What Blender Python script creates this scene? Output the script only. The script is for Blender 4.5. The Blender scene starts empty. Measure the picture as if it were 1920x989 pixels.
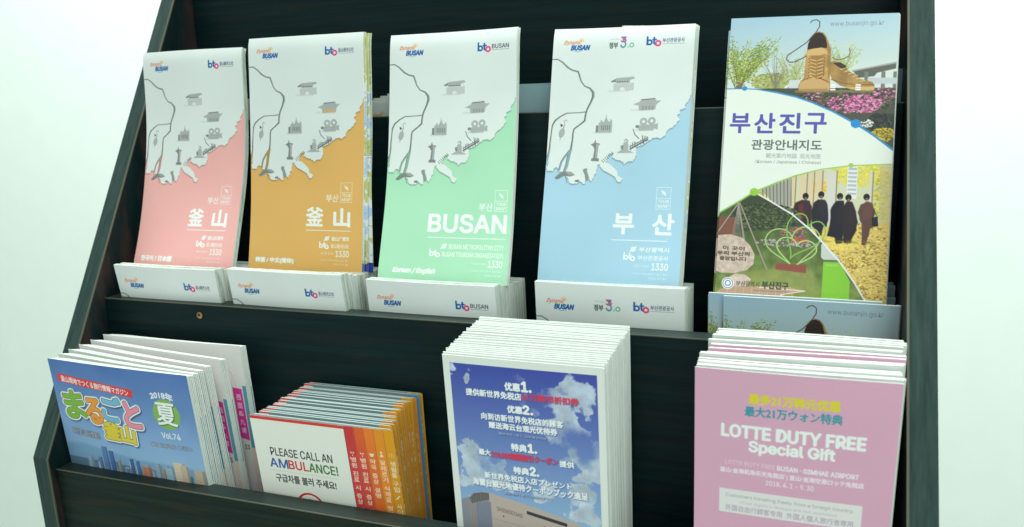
import bpy, math, random
import numpy as np
from mathutils import Vector, Euler

random.seed(7)
rng = np.random.default_rng(11)
C = bpy.context.scene.collection
scene = bpy.context.scene

# ------------------------------------------------------------------ camera
cam_d = bpy.data.cameras.new('camera')
cam = bpy.data.objects.new('camera', cam_d)
C.objects.link(cam)
cam.location = (0.55502, -0.42106, 0.27030)
cam.rotation_euler = Euler((math.radians(78.2017), math.radians(1.8830), math.radians(19.6539)), 'XYZ')
cam_d.sensor_width = 36.0
cam_d.lens = 1472.44 / 1920 * 36.0
cam_d.clip_start = 0.01
cam_d.clip_end = 50
cam_d.dof.use_dof = True
cam_d.dof.focus_distance = 0.56
cam_d.dof.aperture_fstop = 9.0
scene.camera = cam

# ------------------------------------------------------------------ world, lamps, exposure
world = bpy.data.worlds.new('World')
scene.world = world
world.use_nodes = True
bg = world.node_tree.nodes['Background']
bg.inputs[0].default_value = (0.82, 1.0, 0.91, 1)
bg.inputs[1].default_value = 0.50


def area(name, loc, target, size, power, col, size_y=None):
    l = bpy.data.lights.new(name, 'AREA')
    l.energy = power
    l.color = col
    l.size = size
    if size_y:
        l.shape = 'RECTANGLE'
        l.size_y = size_y
    o = bpy.data.objects.new(name, l)
    C.objects.link(o)
    o.location = loc
    o.rotation_euler = (Vector(target) - Vector(loc)).to_track_quat('-Z', 'Y').to_euler()
    return o


area('ceiling_lamp', (1.25, -1.10, 1.02), (0.31, 0.05, 0.12), 1.1, 7.6, (0.83, 1.0, 0.905))
area('wall_fill', (0.25, 0.45, 2.0), (0.25, 1.5, -0.60), 4.0, 72, (0.90, 1.0, 0.945), 0.6)  # added unseen area light, only there to brighten the wall
vs = scene.view_settings
vs.view_transform = 'Standard'
vs.look = 'None'
vs.exposure = 0.54
vs.gamma = 1.0


# ------------------------------------------------------------------ materials
def srgb2lin(c):
    c = np.asarray(c, dtype=np.float64)
    return np.where(c <= 0.04045, c / 12.92, ((c + 0.055) / 1.055) ** 2.4)


def lin2srgb(c):
    c = np.clip(c, 0, 1)
    return np.where(c <= 0.0031308, c * 12.92, 1.055 * c ** (1 / 2.4) - 0.055)


PAPER = srgb2lin(np.array([208, 226, 214]) / 255)


def ink(c):
    """ink colour relative to the white of the paper (0-255 in, linear albedo out)"""
    return np.clip(srgb2lin(np.asarray(c, dtype=np.float64) / 255) / PAPER * 0.80, 0, 0.9)


def new_mat(name):
    m = bpy.data.materials.new(name)
    m.use_nodes = True
    nt = m.node_tree
    return m, nt, nt.nodes['Principled BSDF'], nt.nodes, nt.links


def paper_mat(name, col=(0.80, 0.80, 0.80), rough=0.55, lines=0.0, tint=None):
    m, nt, b, N, L = new_mat(name)
    tc = N.new('ShaderNodeTexCoord')
    n = N.new('ShaderNodeTexNoise')
    n.inputs['Scale'].default_value = 60
    n.inputs['Detail'].default_value = 4
    L.new(tc.outputs['Object'], n.inputs['Vector'])
    r = N.new('ShaderNodeValToRGB')
    r.color_ramp.elements[0].position = 0.3
    r.color_ramp.elements[1].position = 0.7
    r.color_ramp.elements[0].color = tuple(x * 0.93 for x in col) + (1,)
    r.color_ramp.elements[1].color = tuple(col) + (1,)
    L.new(n.outputs['Fac'], r.inputs[0])
    out = r.outputs[0]
    if tint:
        n2 = N.new('ShaderNodeTexNoise')
        n2.inputs['Scale'].default_value = 90
        mp = N.new('ShaderNodeMapping')
        mp.inputs['Scale'].default_value = (3.0, 3.0, 0.6)
        L.new(tc.outputs['Object'], mp.inputs[0])
        L.new(mp.outputs[0], n2.inputs['Vector'])
        r2 = N.new('ShaderNodeValToRGB')
        r2.color_ramp.elements[0].position = 0.50
        r2.color_ramp.elements[1].position = 0.62
        L.new(n2.outputs['Fac'], r2.inputs[0])
        mx = N.new('ShaderNodeMixRGB')
        L.new(r2.outputs[0], mx.inputs[0])
        L.new(out, mx.inputs[1])
        mx.inputs[2].default_value = tuple(tint) + (1,)
        out = mx.outputs[0]
    L.new(out, b.inputs['Base Color'])
    b.inputs['Roughness'].default_value = rough
    b.inputs['Specular IOR Level'].default_value = 0.3
    bp = N.new('ShaderNodeBump')
    bp.inputs['Strength'].default_value = 0.15
    bp.inputs['Distance'].default_value = 0.0005
    L.new(n.outputs['Fac'], bp.inputs['Height'])
    L.new(bp.outputs[0], b.inputs['Normal'])
    return m


def wood_mat(name, along, base=(0.0016, 0.0125, 0.0155), fleck=(0.010, 0.015, 0.013), light=(0.0034, 0.0200, 0.0240), rough=0.5, spec=0.16):
    m, nt, b, N, L = new_mat(name)
    tc = N.new('ShaderNodeTexCoord')
    mp = N.new('ShaderNodeMapping')
    s = {'x': (9, 60, 300), 'z': (300, 60, 10)}[along]
    mp.inputs['Scale'].default_value = s
    L.new(tc.outputs['Object'], mp.inputs[0])
    n = N.new('ShaderNodeTexNoise')
    n.inputs['Scale'].default_value = 1.0
    n.inputs['Detail'].default_value = 5
    n.inputs['Roughness'].default_value = 0.65
    L.new(mp.outputs[0], n.inputs['Vector'])
    r = N.new('ShaderNodeValToRGB')
    e = r.color_ramp.elements
    e[0].position = 0.36
    e[0].color = tuple(x * 0.7 for x in base) + (1,)
    e[1].position = 0.72
    e[1].color = light + (1,)
    k = r.color_ramp.elements.new(0.52)
    k.color = base + (1,)
    L.new(n.outputs['Fac'], r.inputs[0])
    mp2 = N.new('ShaderNodeMapping')
    s2 = {'x': (14, 30, 150), 'z': (130, 30, 12)}[along]
    mp2.inputs['Scale'].default_value = s2
    L.new(tc.outputs['Object'], mp2.inputs[0])
    n2 = N.new('ShaderNodeTexNoise')
    n2.inputs['Scale'].default_value = 1.0
    n2.inputs['Detail'].default_value = 3
    L.new(mp2.outputs[0], n2.inputs['Vector'])
    r2 = N.new('ShaderNodeValToRGB')
    r2.color_ramp.elements[0].position = 0.52
    r2.color_ramp.elements[1].position = 0.75
    L.new(n2.outputs['Fac'], r2.inputs[0])
    mx = N.new('ShaderNodeMixRGB')
    L.new(r2.outputs[0], mx.inputs[0])
    L.new(r.outputs[0], mx.inputs[1])
    mx.inputs[2].default_value = fleck + (1,)
    L.new(mx.outputs[0], b.inputs['Base Color'])
    b.inputs['Roughness'].default_value = rough
    b.inputs['Specular IOR Level'].default_value = spec
    bp = N.new('ShaderNodeBump')
    bp.inputs['Strength'].default_value = 0.35
    bp.inputs['Distance'].default_value = 0.0004
    L.new(n.outputs['Fac'], bp.inputs['Height'])
    L.new(bp.outputs[0], b.inputs['Normal'])
    return m


def flat_mat(name, col, rough=0.6, metal=0.0, spec=0.4):
    m, nt, b, N, L = new_mat(name)
    tc = N.new('ShaderNodeTexCoord')
    n = N.new('ShaderNodeTexNoise')
    n.inputs['Scale'].default_value = 14
    L.new(tc.outputs['Object'], n.inputs['Vector'])
    r = N.new('ShaderNodeValToRGB')
    r.color_ramp.elements[0].color = tuple(x * 0.94 for x in col) + (1,)
    r.color_ramp.elements[1].color = tuple(col) + (1,)
    L.new(n.outputs['Fac'], r.inputs[0])
    L.new(r.outputs[0], b.inputs['Base Color'])
    b.inputs['Roughness'].default_value = rough
    b.inputs['Metallic'].default_value = metal
    b.inputs['Specular IOR Level'].default_value = spec
    return m


# ------------------------------------------------------------------ print painting (numpy raster of vector art)
try:
    INTER = bpy.data.fonts.load(bpy.utils.system_resource('DATAFILES') + '/fonts/Inter.woff2')
except Exception:
    INTER = None
_glyphs = {}


def text_edges(s):
    if s in _glyphs:
        return _glyphs[s]
    cu = bpy.data.curves.new('t', 'FONT')
    cu.body = s
    cu.resolution_u = 3
    if INTER and all(ord(ch) < 0x250 for ch in s):
        cu.font = INTER
    o = bpy.data.objects.new('t', cu)
    me = bpy.data.meshes.new_from_object(o)
    me.calc_loop_triangles()
    nv = len(me.vertices)
    co = np.empty(nv * 3)
    me.vertices.foreach_get('co', co)
    co = co.reshape(-1, 3)[:, :2] * (1, -1)
    t = np.empty(len(me.loop_triangles) * 3, dtype=np.int32)
    me.loop_triangles.foreach_get('vertices', t)
    t = t.reshape(-1, 3)
    a, b, c = co[t[:, 0]], co[t[:, 1]], co[t[:, 2]]
    ar = (b[:, 0] - a[:, 0]) * (c[:, 1] - a[:, 1]) - (b[:, 1] - a[:, 1]) * (c[:, 0] - a[:, 0])
    fl = ar < 0
    b2 = np.where(fl[:, None], c, b)
    c2 = np.where(fl[:, None], b, c)
    E = np.concatenate([np.hstack([a, b2]), np.hstack([b2, c2]), np.hstack([c2, a])])
    bpy.data.objects.remove(o)
    bpy.data.curves.remove(cu)
    bpy.data.meshes.remove(me)
    _glyphs[s] = E
    return E


def box_blur(m, r):
    r = max(1, int(round(r)))
    for ax in (0, 1):
        for _ in range(2):
            p = np.concatenate([np.repeat(np.take(m, [0], ax), r + 1, ax), m, np.repeat(np.take(m, [-1], ax), r, ax)], ax)
            cs = np.cumsum(p, axis=ax)
            n = m.shape[ax]
            m = (np.take(cs, range(2 * r + 1, 2 * r + 1 + n), ax) - np.take(cs, range(0, n), ax)) / (2 * r + 1)
    return m


def noise2(h, w, cell, octaves=4, seed=0, sy=1.0):
    g = np.random.default_rng(seed)
    out = np.zeros((h, w))
    amp, tot = 1.0, 0.0
    for o in range(octaves):
        c = max(cell / 2 ** o, 1.0)
        gh, gw = int(h / (c * sy)) + 3, int(w / c) + 3
        G = g.random((gh, gw))
        y = np.arange(h) / (c * sy)
        x = np.arange(w) / c
        yi, xi = y.astype(int), x.astype(int)
        fy, fx = (y - yi)[:, None], (x - xi)[None, :]
        fy, fx = fy * fy * (3 - 2 * fy), fx * fx * (3 - 2 * fx)
        v = (G[yi][:, xi] * (1 - fy) * (1 - fx) + G[yi + 1][:, xi] * fy * (1 - fx)
             + G[yi][:, xi + 1] * (1 - fy) * fx + G[yi + 1][:, xi + 1] * fy * fx)
        out += amp * v
        tot += amp
        amp *= 0.55
    return out / tot


class Sheet:
    """print artwork, coordinates in millimetres from the top-left corner"""
    SS = 3

    def __init__(s, w, h, ppm, col):
        s.w, s.h, s.k = w, h, ppm
        s.W, s.H = int(w * ppm), int(h * ppm)
        s.a = np.empty((s.H, s.W, 3))
        s.a[:] = col

    def _cover(s, E, grow=0.0, blur=0.0):
        SS = s.SS
        pad = int((grow + blur * 2.5) * s.k) + 3
        E = E * s.k
        x0 = max(0, int(min(E[:, 0].min(), E[:, 2].min())) - pad)
        x1 = min(s.W, int(max(E[:, 0].max(), E[:, 2].max())) + pad + 1)
        y0 = max(0, int(min(E[:, 1].min(), E[:, 3].min())) - pad)
        y1 = min(s.H, int(max(E[:, 1].max(), E[:, 3].max())) + pad + 1)
        if x1 <= x0 or y1 <= y0:
            return None
        w, h = (x1 - x0) * SS, (y1 - y0) * SS
        X0, Y0, X1, Y1 = [(E[:, i] - (x0, y0, x0, y0)[i]) * SS for i in range(4)]
        sg = np.where(Y1 > Y0, 1, -1)
        ya, yb = np.minimum(Y0, Y1), np.maximum(Y0, Y1)
        ra = np.clip(np.ceil(ya - 0.5), 0, h).astype(int)
        rb = np.clip(np.ceil(yb - 0.5), 0, h).astype(int)
        n = rb - ra
        k = n > 0
        X0, Y0, X1, Y1, sg, ra, n = X0[k], Y0[k], X1[k], Y1[k], sg[k], ra[k], n[k]
        if len(n) == 0:
            return None
        idx = np.repeat(np.arange(len(n)), n)
        row = ra[idx] + np.arange(n.sum()) - np.repeat(np.cumsum(n) - n, n)
        t = (row + 0.5 - Y0[idx]) / (Y1[idx] - Y0[idx])
        x = X0[idx] + t * (X1[idx] - X0[idx])
        col = np.clip(np.ceil(x - 0.5), 0, w).astype(int)
        D = np.bincount(row * (w + 1) + col, weights=sg[idx], minlength=h * (w + 1)).reshape(h, w + 1)
        M = np.abs(np.cumsum(D, axis=1)[:, :w]) > 0.5
        if grow > 0:
            r = grow * s.k * SS
            R = M.copy()
            for rad in ((r,) if r < 3 else (r, r * 0.5)):
                for i in range(12):
                    dx, dy = int(round(rad * math.cos(i * math.pi / 6))), int(round(rad * math.sin(i * math.pi / 6)))
                    R[max(0, dy):h + min(0, dy), max(0, dx):w + min(0, dx)] |= M[max(0, -dy):h + min(0, -dy), max(0, -dx):w + min(0, -dx)]
            M = R
        m = M.reshape(h // SS, SS, w // SS, SS).mean(axis=(1, 3))
        if blur > 0:
            m = box_blur(m, blur * s.k * 0.6)
        return m, x0, y0, x1, y1

    def paint(s, E, col, alpha=1.0, grow=0.0, blur=0.0):
        r = s._cover(np.asarray(E, dtype=float), grow, blur)
        if r is None:
            return
        m, x0, y0, x1, y1 = r
        m = (m * alpha)[..., None]
        if isinstance(col, np.ndarray) and col.ndim == 3:
            col = col[y0:y1, x0:x1]
        s.a[y0:y1, x0:x1] = s.a[y0:y1, x0:x1] * (1 - m) + np.asarray(col) * m

    @staticmethod
    def edges(polys):
        out = []
        for p in polys:
            p = np.asarray(p, dtype=float)
            q = np.roll(p, -1, 0)
            if ((p[:, 0] * q[:, 1] - p[:, 1] * q[:, 0]).sum()) < 0:
                p = p[::-1]
                q = np.roll(p, -1, 0)
            out.append(np.hstack([p, q]))
        return np.concatenate(out)

    def poly(s, pts, col, **k):
        s.paint(s.edges([pts]), col, **k)

    def rect(s, x0, y0, x1, y1, col, **k):
        s.poly([(x0, y0), (x1, y0), (x1, y1), (x0, y1)], col, **k)

    def ell(s, x, y, rx, ry, col, rot=0.0, **k):
        c, d = math.cos(rot), math.sin(rot)
        s.poly([(x + rx * math.cos(a) * c - ry * math.sin(a) * d, y + rx * math.cos(a) * d + ry * math.sin(a) * c)
                for a in np.linspace(0, 2 * math.pi, 28, endpoint=False)], col, **k)

    def line(s, pts, wid, col, **k):
        """stroke with a width per point"""
        n = len(pts)
        if not hasattr(wid, '__len__'):
            wid = [wid] * n
        P = []
        for i in range(n - 1):
            a, b = np.array(pts[i][:2], float), np.array(pts[i + 1][:2], float)
            d = b - a
            l = math.hypot(*d) or 1e-6
            nn = np.array([-d[1], d[0]]) / l
            P.append([a + nn * wid[i] / 2, b + nn * wid[i + 1] / 2, b - nn * wid[i + 1] / 2, a - nn * wid[i] / 2])
        for i in range(n):
            r = wid[i] / 2
            P.append([(pts[i][0] + r * math.cos(t), pts[i][1] + r * math.sin(t)) for t in np.linspace(0, 2 * math.pi, 8, endpoint=False)])
        s.paint(s.edges(P), col, **k)

    def ring(s, x, y, r, wd, col, **k):
        s.line([(x + r * math.cos(a), y + r * math.sin(a)) for a in np.linspace(0, 2 * math.pi, 28)], wd, col, **k)

    def text(s, t, x0, y0, x1, y1, col, skew=0.0, fn=None, shadow=None, **k):
        """lettering fitted to the box x0..x1, y0..y1"""
        E = text_edges(t)
        P = E.reshape(-1, 2)
        mn, mx = P.min(0), P.max(0)
        Q = (P - mn) / (mx - mn)
        if skew:
            Q = np.stack([(Q[:, 0] + (1 - Q[:, 1]) * skew) / (1 + skew), Q[:, 1]], 1)
        Q = Q * (x1 - x0, y1 - y0) + (x0, y0)
        if fn:
            Q = fn(Q)
        s.paint(Q.reshape(-1, 4), col, **k)
        return Q.reshape(-1, 4)

    def vtext(s, t, x, y, size, step, col, **k):
        for ch in t:
            if ch != ' ':
                hh = size * (0.95 if ord(ch) > 200 else 0.8)
                s.text(ch, x - size * 0.45, y, x + size * 0.45, y + hh, col, **k)
                y += step
            else:
                y += step * 0.5

    def image(s, name):
        g = rng.normal(0, 1.3, s.a.shape[:2])[..., None]
        lin = ink(np.clip(s.a + g, 0, 255))
        px = np.ones((s.H, s.W, 4), dtype=np.float32)
        px[..., :3] = lin2srgb(lin)[::-1]
        im = bpy.data.images.new(name, s.W, s.H)
        im.pixels.foreach_set(px.ravel())
        im.update()
        im.pack()
        return im


def print_mat(name, im, rough=0.55, spec=0.18):
    m, nt, b, N, L = new_mat(name)
    t = N.new('ShaderNodeTexImage')
    t.image = im
    t.interpolation = 'Cubic'
    t.extension = 'EXTEND'
    L.new(t.outputs[0], b.inputs['Base Color'])
    tc = N.new('ShaderNodeTexCoord')
    n = N.new('ShaderNodeTexNoise')
    n.inputs['Scale'].default_value = 26
    n.inputs['Detail'].default_value = 3
    L.new(tc.outputs['Object'], n.inputs['Vector'])
    bp = N.new('ShaderNodeBump')
    bp.inputs['Strength'].default_value = 0.25
    bp.inputs['Distance'].default_value = 0.0015
    L.new(n.outputs['Fac'], bp.inputs['Height'])
    L.new(bp.outputs[0], b.inputs['Normal'])
    b.inputs['Roughness'].default_value = rough
    b.inputs['Specular IOR Level'].default_value = spec
    return m


WHITE = (206, 224, 213)
PW = (222, 236, 224)
BLUE = (38, 92, 150)


def dynamic_logo(c, x, y, s=1.0):
    c.text('Dynamic', x, y + 0.8 * s, x + 14.5 * s, y + 4.6 * s, (205, 118, 70), skew=0.12, grow=0.04)
    c.ell(x + 13.6 * s, y + 1.2 * s, 0.8 * s, 0.8 * s, (224, 170, 80))
    for a in range(-4, 3):
        t = a * 0.5 - 0.7
        c.line([(x + 13.6 * s + 1.2 * s * math.cos(t), y + 1.2 * s + 1.2 * s * math.sin(t)), (x + 13.6 * s + 2.2 * s * math.cos(t), y + 1.2 * s + 2.2 * s * math.sin(t))], 0.3, (224, 160, 80))
    c.text('BUSAN', x + 6 * s, y + 4.6 * s, x + 20.5 * s, y + 8.2 * s, BLUE, skew=0.06, grow=0.28)
    c.line([(x + 8 * s, y + 8.9 * s), (x + 11 * s, y + 9.5 * s), (x + 15 * s, y + 8.8 * s)], [0.2, 0.5, 0.2], (110, 165, 200))


def bto_logo(c, x, y, name, s=1.0, col=BLUE, ocol=(205, 70, 120), x1=None, tcol=(90, 105, 125)):
    c.line([(x + 0.7 * s, y), (x + 0.7 * s, y + 5.6 * s)], 1.3 * s, col)
    c.ring(x + 2.4 * s, y + 4.0 * s, 1.6 * s, 1.2 * s, col)
    c.line([(x + 5.6 * s, y + 0.6 * s), (x + 5.6 * s, y + 4.8 * s), (x + 6.6 * s, y + 5.6 * s)], 1.3 * s, col)
    c.line([(x + 4.6 * s, y + 2.2 * s), (x + 7.2 * s, y + 2.2 * s)], 1.0 * s, col)
    c.ring(x + 8.6 * s, y + 4.9 * s, 1.7 * s, 1.3 * s, ocol)
    if name:
        x1 = x1 or x + 26 * s
        c.text(name, x + 11.8 * s, y + 1.4 * s, x1, y + 4.6 * s, tcol, grow=0.05)
        c.line([(x + 11.8 * s, y + 5.6 * s), (x1, y + 5.6 * s)], 0.3, tcol, alpha=0.7)


def map_header(c, kind):
    dynamic_logo(c, 7.9, 8.4)
    if kind == 'blue':
        bto_logo(c, 70.5, 8.6, '부산관광공사', x1=98)
        c.text('정부', 43, 11.6, 49.5, 16, (70, 90, 85), grow=0.15)
        c.text('국민에게 한걸음 더', 43, 8.8, 51.5, 9.9, (140, 155, 150))
        c.text('3', 51.4, 7.6, 55.6, 11.6, (196, 70, 110), grow=0.2)
        c.text('3', 51.4, 7.6, 55.6, 15.8, (120, 110, 150), grow=0.12)
        c.line([(51.6, 14.6), (53.4, 15.8), (55.2, 14.4), (55.4, 12.8)], 0.9, (70, 160, 150))
        c.ell(57.2, 15.2, 0.5, 0.5, (80, 170, 120))
        c.ring(59.8, 14.0, 1.4, 0.8, (90, 176, 140))
    elif kind == 'green':
        bto_logo(c, 73.4, 10.2, 'BUSAN', x1=98.8, tcol=(60, 72, 84))
    else:
        bto_logo(c, 71.5, 10.2, '釜山观光公社' if kind == 'orange' else '釜山観光公社', x1=97.0)


def map_art(kind):
    c = Sheet(105, 190, 5, WHITE)
    sea = {'red': (222, 171, 160), 'orange': (208, 172, 96), 'green': (156, 214, 174), 'blue': (156, 200, 211)}[kind]
    land = (205, 223, 212)
    coast = [(106, 48), (103.4, 55.5), (100.9, 59.0), (101.8, 60.7), (97.4, 62.4), (98.1, 64.7), (95.9, 65.9), (98.1, 68.8), (95.7, 72.3), (93.6, 74.0), (90.9, 75.7), (89.0, 78.0), (88.6, 80.1), (85.0, 82.7), (82.1, 81.5), (79.3, 82.1), (77.1, 83.8), (72.2, 87.3), (67.7, 89.1), (68.6, 94.3), (66.0, 99.0), (62.6, 99.0), (59.8, 101.4), (58.5, 99.1), (54.4, 97.9), (50.2, 96.2), (51.5, 92.5), (47.5, 94.4), (46.3, 99.2), (42.9, 101.5), (40.0, 101.5), (39.1, 106.3), (36.1, 113.9), (34.2, 112.2), (33.4, 108.7), (31.2, 111.1), (31.8, 115.2), (29.7, 115.8), (27.1, 112.9), (26.1, 114.7), (22.6, 115.9), (19.6, 115.3), (17.5, 111.2), (14.2, 106.5), (10.6, 107.1), (8.5, 103.6), (6.2, 104.8), (5.7, 106.6), (0.9, 106.0), (2.2, 99.4), (-3, 104.3), (-3, -3), (108, -3)]
    # ragged coastline: a few random points between the surveyed ones
    g = np.random.default_rng(5)
    out = []
    for i in range(len(coast)):
        a, b = np.array(coast[i]), np.array(coast[(i + 1) % len(coast)])
        out.append(a)
        L = math.hypot(*(b - a))
        if L < 12 and L > 1.2:
            for t in np.linspace(0, 1, int(L / 1.0) + 1)[1:-1]:
                out.append(a + (b - a) * t + g.normal(0, 0.32, 2))
    c.rect(0, 46, 105, 190, sea)
    isl = [(41.2, 102.1), (43.4, 100.1), (47.5, 100.1), (51.2, 102.6), (54.9, 106.1), (55.7, 109.6), (59.3, 111.3), (57.7, 114.3), (55.4, 113.7), (53.4, 110.2), (49.2, 107.9), (44.4, 105.6)]
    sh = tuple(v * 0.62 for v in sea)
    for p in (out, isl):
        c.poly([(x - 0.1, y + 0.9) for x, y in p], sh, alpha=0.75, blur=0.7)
    for p in (out, isl):
        c.poly(p, land)
    riv = [(-2.3, 23.2, 6), (4.1, 23.1, 10), (7.9, 25.3, 12), (12.4, 29.4, 14), (16.2, 31.5, 12), (20.5, 32.5, 14), (21.9, 35.9, 14), (23.1, 39.5, 10), (26.0, 43.2, 10), (30.3, 45.0, 14), (32.9, 48.1, 22), (33.1, 51.1, 22), (31.6, 55.2, 16), (29.0, 60.6, 14), (28.1, 64.8, 16), (27.8, 68.9, 16), (24.4, 71.7, 12), (20.0, 74.9, 12), (19.4, 77.9, 14), (19.2, 83.8, 14), (18.5, 90.4, 18)]
    br1 = [(27.9, 62.4, 8), (22.6, 62.9, 6), (13.6, 63.2, 8), (8.9, 65.6, 10), (4.9, 68.8, 14), (3.0, 72.4, 12), (2.5, 77.8, 8), (2.1, 83.8, 12), (1.8, 91.0, 14)]
    br2 = [(17.9, 90.6, 12), (14.0, 95.8, 14), (11.9, 99.4, 14), (10.5, 105.3, 16)]
    tails = [[(18.5, 90, 18), (17.0, 95.8, 26), (16.2, 101.7, 24), (14.8, 106.5, 22)], [(1.8, 91, 12), (0.3, 98.2, 24), (-1.5, 101.8, 24)]]
    for t in (riv, br1, br2):
        w = [q[2] * 0.084 for q in t]
        c.line(t, w, (88, 100, 95))
        c.line([(x + 0.35, y + 0.25) for x, y, _ in t], [v * 0.4 for v in w], (146, 160, 151))
    for t in tails + [br2]:
        c.line(t, [q[2] * 0.10 for q in t], (112, 128, 118))
        c.line([(x + 0.2, y + 0.4) for x, y, _ in t], [q[2] * 0.075 for q in t], tuple(v * 0.80 for v in sea))
    G1, G2, G3 = (158, 170, 163), (178, 192, 184), (118, 130, 124)
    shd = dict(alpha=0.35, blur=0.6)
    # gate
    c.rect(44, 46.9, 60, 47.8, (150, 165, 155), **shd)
    c.poly([(47.8, 42), (63.2, 41.4), (63.2, 47), (56.8, 47.2), (56.3, 45.3), (54.6, 44.6), (53.1, 45.4), (52.8, 47.2), (48.2, 47.2)], G2)
    c.poly([(46, 40.2), (50, 37.9), (62.5, 37), (64, 38.3), (60, 39.6), (60, 41.3), (49.5, 41.6), (49.3, 40.8)], G1)
    c.poly([(45.6, 40.2), (49.3, 38.6), (49.6, 40.4), (47, 41)], G3)
    for i in range(5):
        c.rect(50.6 + i * 1.8, 40.2, 51.6 + i * 1.8, 41.0, (90, 100, 96))
    # palace
    c.rect(62, 61, 79, 62, (150, 165, 155), **shd)
    c.poly([(63.4, 57.4), (68, 55.6), (70, 53.6), (79.2, 53.2), (80.6, 55.0), (84, 54.8), (80.4, 58), (80, 61.4), (68, 62), (67.6, 58.4)], G1)
    c.line([(69.4, 54.2), (79.4, 53.4)], 0.6, (95, 108, 102))
    for i in range(4):
        c.rect(70 + i * 2.4, 58.6, 71.4 + i * 2.4, 61.6, (sea if kind == 'orange' else (135, 148, 141)))
    # church
    c.rect(35, 77, 48, 78.4, (150, 165, 155), **shd)
    c.poly([(38.4, 70.6), (39.8, 70), (40, 68.6), (41, 68.6), (41.2, 70), (42.4, 69.8), (43.6, 66.8), (43.9, 63.6), (44.4, 66.8), (45.8, 69.6), (47.2, 69.4), (47.4, 68), (48.2, 68), (48.8, 70.2), (48.8, 77.8), (38.6, 77.8)], G1)
    c.rect(36.6, 72.4, 38.4, 77.6, G3)
    for i in range(5):
        c.rect(40.6 + i * 1.5, 72.4, 41.3 + i * 1.5, 76, (112, 126, 119))
    # film camera
    c.rect(66, 75.6, 80, 76.8, (150, 165, 155), **shd)
    c.ring(72, 70.0, 2.0, 1.7, G1)
    c.ring(78, 69.6, 2.0, 1.7, G1)
    c.poly([(68.6, 72.6), (80, 72), (82.6, 71.4), (82.6, 76), (80, 75.2), (79.4, 76.4), (69.4, 76.8), (68.4, 75.4)], G1)
    c.ell(67.6, 73.6, 1.4, 1.1, G3)
    # tower
    c.poly([(34.6, 98.8), (34.8, 96.8), (36, 96.6), (36.6, 90), (35.4, 87.8), (33.4, 86.6), (36, 85.4), (37, 82.6), (37.4, 85.2), (40.8, 86), (39.4, 88.2), (39, 96.6), (40.4, 96.8), (40.6, 99)], G3)
    c.poly([(37.8, 86), (40.4, 86.6), (39, 88.4), (38.6, 96.6), (37.6, 96.6)], G1)
    # lighthouse
    c.poly([(53.2, 93), (56, 91), (58, 90.6), (58, 86), (59, 85), (58.4, 83.6), (59.6, 82.4), (61, 82.6), (61.8, 84), (61.2, 85.4), (62, 86.6), (62, 90.8), (66.4, 92.8)], G1)
    c.poly([(56.2, 87.4), (58.2, 87.2), (58.2, 90.6), (56.8, 90.4)], G3)
    c.ell(59.8, 84.2, 0.6, 0.6, WHITE)
    # crane bird
    c.ell(10.6, 78.0, 2.2, 3.6, G1, rot=0.25)
    c.line([(11.6, 75), (12.4, 71.5), (11.9, 69.2), (13.4, 68.2), (15, 69.4)], [1.3, 0.7, 0.6, 0.7, 0.2], G1)
    c.poly([(9.2, 71), (11.4, 72.2), (10, 73.6), (9.4, 73)], (70, 82, 78))
    c.line([(9.8, 81), (9.6, 83.2)], 0.4, G3)
    # bridge
    c.line([(64.6, 75.4), (66.2, 79.4), (69.4, 82.4)], [0.5, 0.6, 0.6], (88, 100, 95))
    for i in range(11):
        u = i / 10
        x, y = 63.6 + 12 * u, 89.4 - 6.6 * u
        c.line([(x, y - 2.4 - 1.2 * math.sin(i)), (x + 0.5, y + 1.0 + 0.6 * math.cos(2 * i))], 0.42, (76, 88, 83))
    c.line([(63.2, 90), (75.6, 83.2)], 0.9, (84, 96, 91))
    c.line([(62.8, 88.4), (70, 84.6), (75.8, 81.8)], 0.5, (96, 108, 102))
    c.line([(73.4, 86.5), (71.6, 80.2)], 0.5, (76, 88, 83))
    # pier ladder
    for i in range(7):
        u = i / 6
        x, y = 43.6 + 6.8 * u, 99 - 6.2 * u
        c.line([(x - 0.9, y - 0.8), (x + 0.7, y + 0.9)], 0.45, (98, 112, 105))
    # umbrella
    c.poly([(7.6, 111.4), (10.5, 108.6), (15, 106.6), (20, 106.9), (23.2, 109.2), (19.5, 110.4), (14.8, 110.0), (10.2, 112.6), (8, 112.6)], (116, 130, 122))
    c.poly([(15, 106.7), (20, 107), (23, 109.1), (18.5, 109.3)], (145, 158, 150))
    c.line([(15.5, 110), (17.4, 115.2)], 0.5, (105, 118, 110))
    # statue
    c.poly([(28.9, 105.2), (30.2, 104.4), (32, 104.2), (32.2, 106.6), (33.4, 109.6), (33.6, 113.6), (31.4, 113.4), (30.6, 109), (29.4, 107)], (128, 142, 134))
    c.poly([(23.2, 113.2), (25.8, 112.6), (26.8, 113.6), (26, 114.6), (23.6, 114.4)], (110, 124, 116))
    # icon box
    bx0, bx1, by0, by1 = (84.9, 95.0, 117.6, 133.2) if kind in ('orange', 'blue', 'red') else (91.6, 101.4, 120.2, 135.7)
    PT = tuple(0.80 * a + 0.20 * b for a, b in zip(PW, sea))
    for p in ([(bx0, by0), (bx1, by0), (bx1, by1), (bx0, by1), (bx0, by0)], [(bx0, (by0 + by1) / 2), (bx1, (by0 + by1) / 2)]):
        c.line(p, 0.45, PT, alpha=0.85)
    mx = (bx0 + bx1) / 2
    c.poly([(mx - 2.2, by0 + 1.8), (mx + 1.2, by0 + 3.4), (mx + 2.0, by0 + 6.4), (mx - 1.0, by0 + 4.6)], PT)
    c.text('TOUR', bx0 + 1.2, by0 + 8.9, bx1 - 1.2, by0 + 11.3, PT, grow=0.08)
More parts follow.
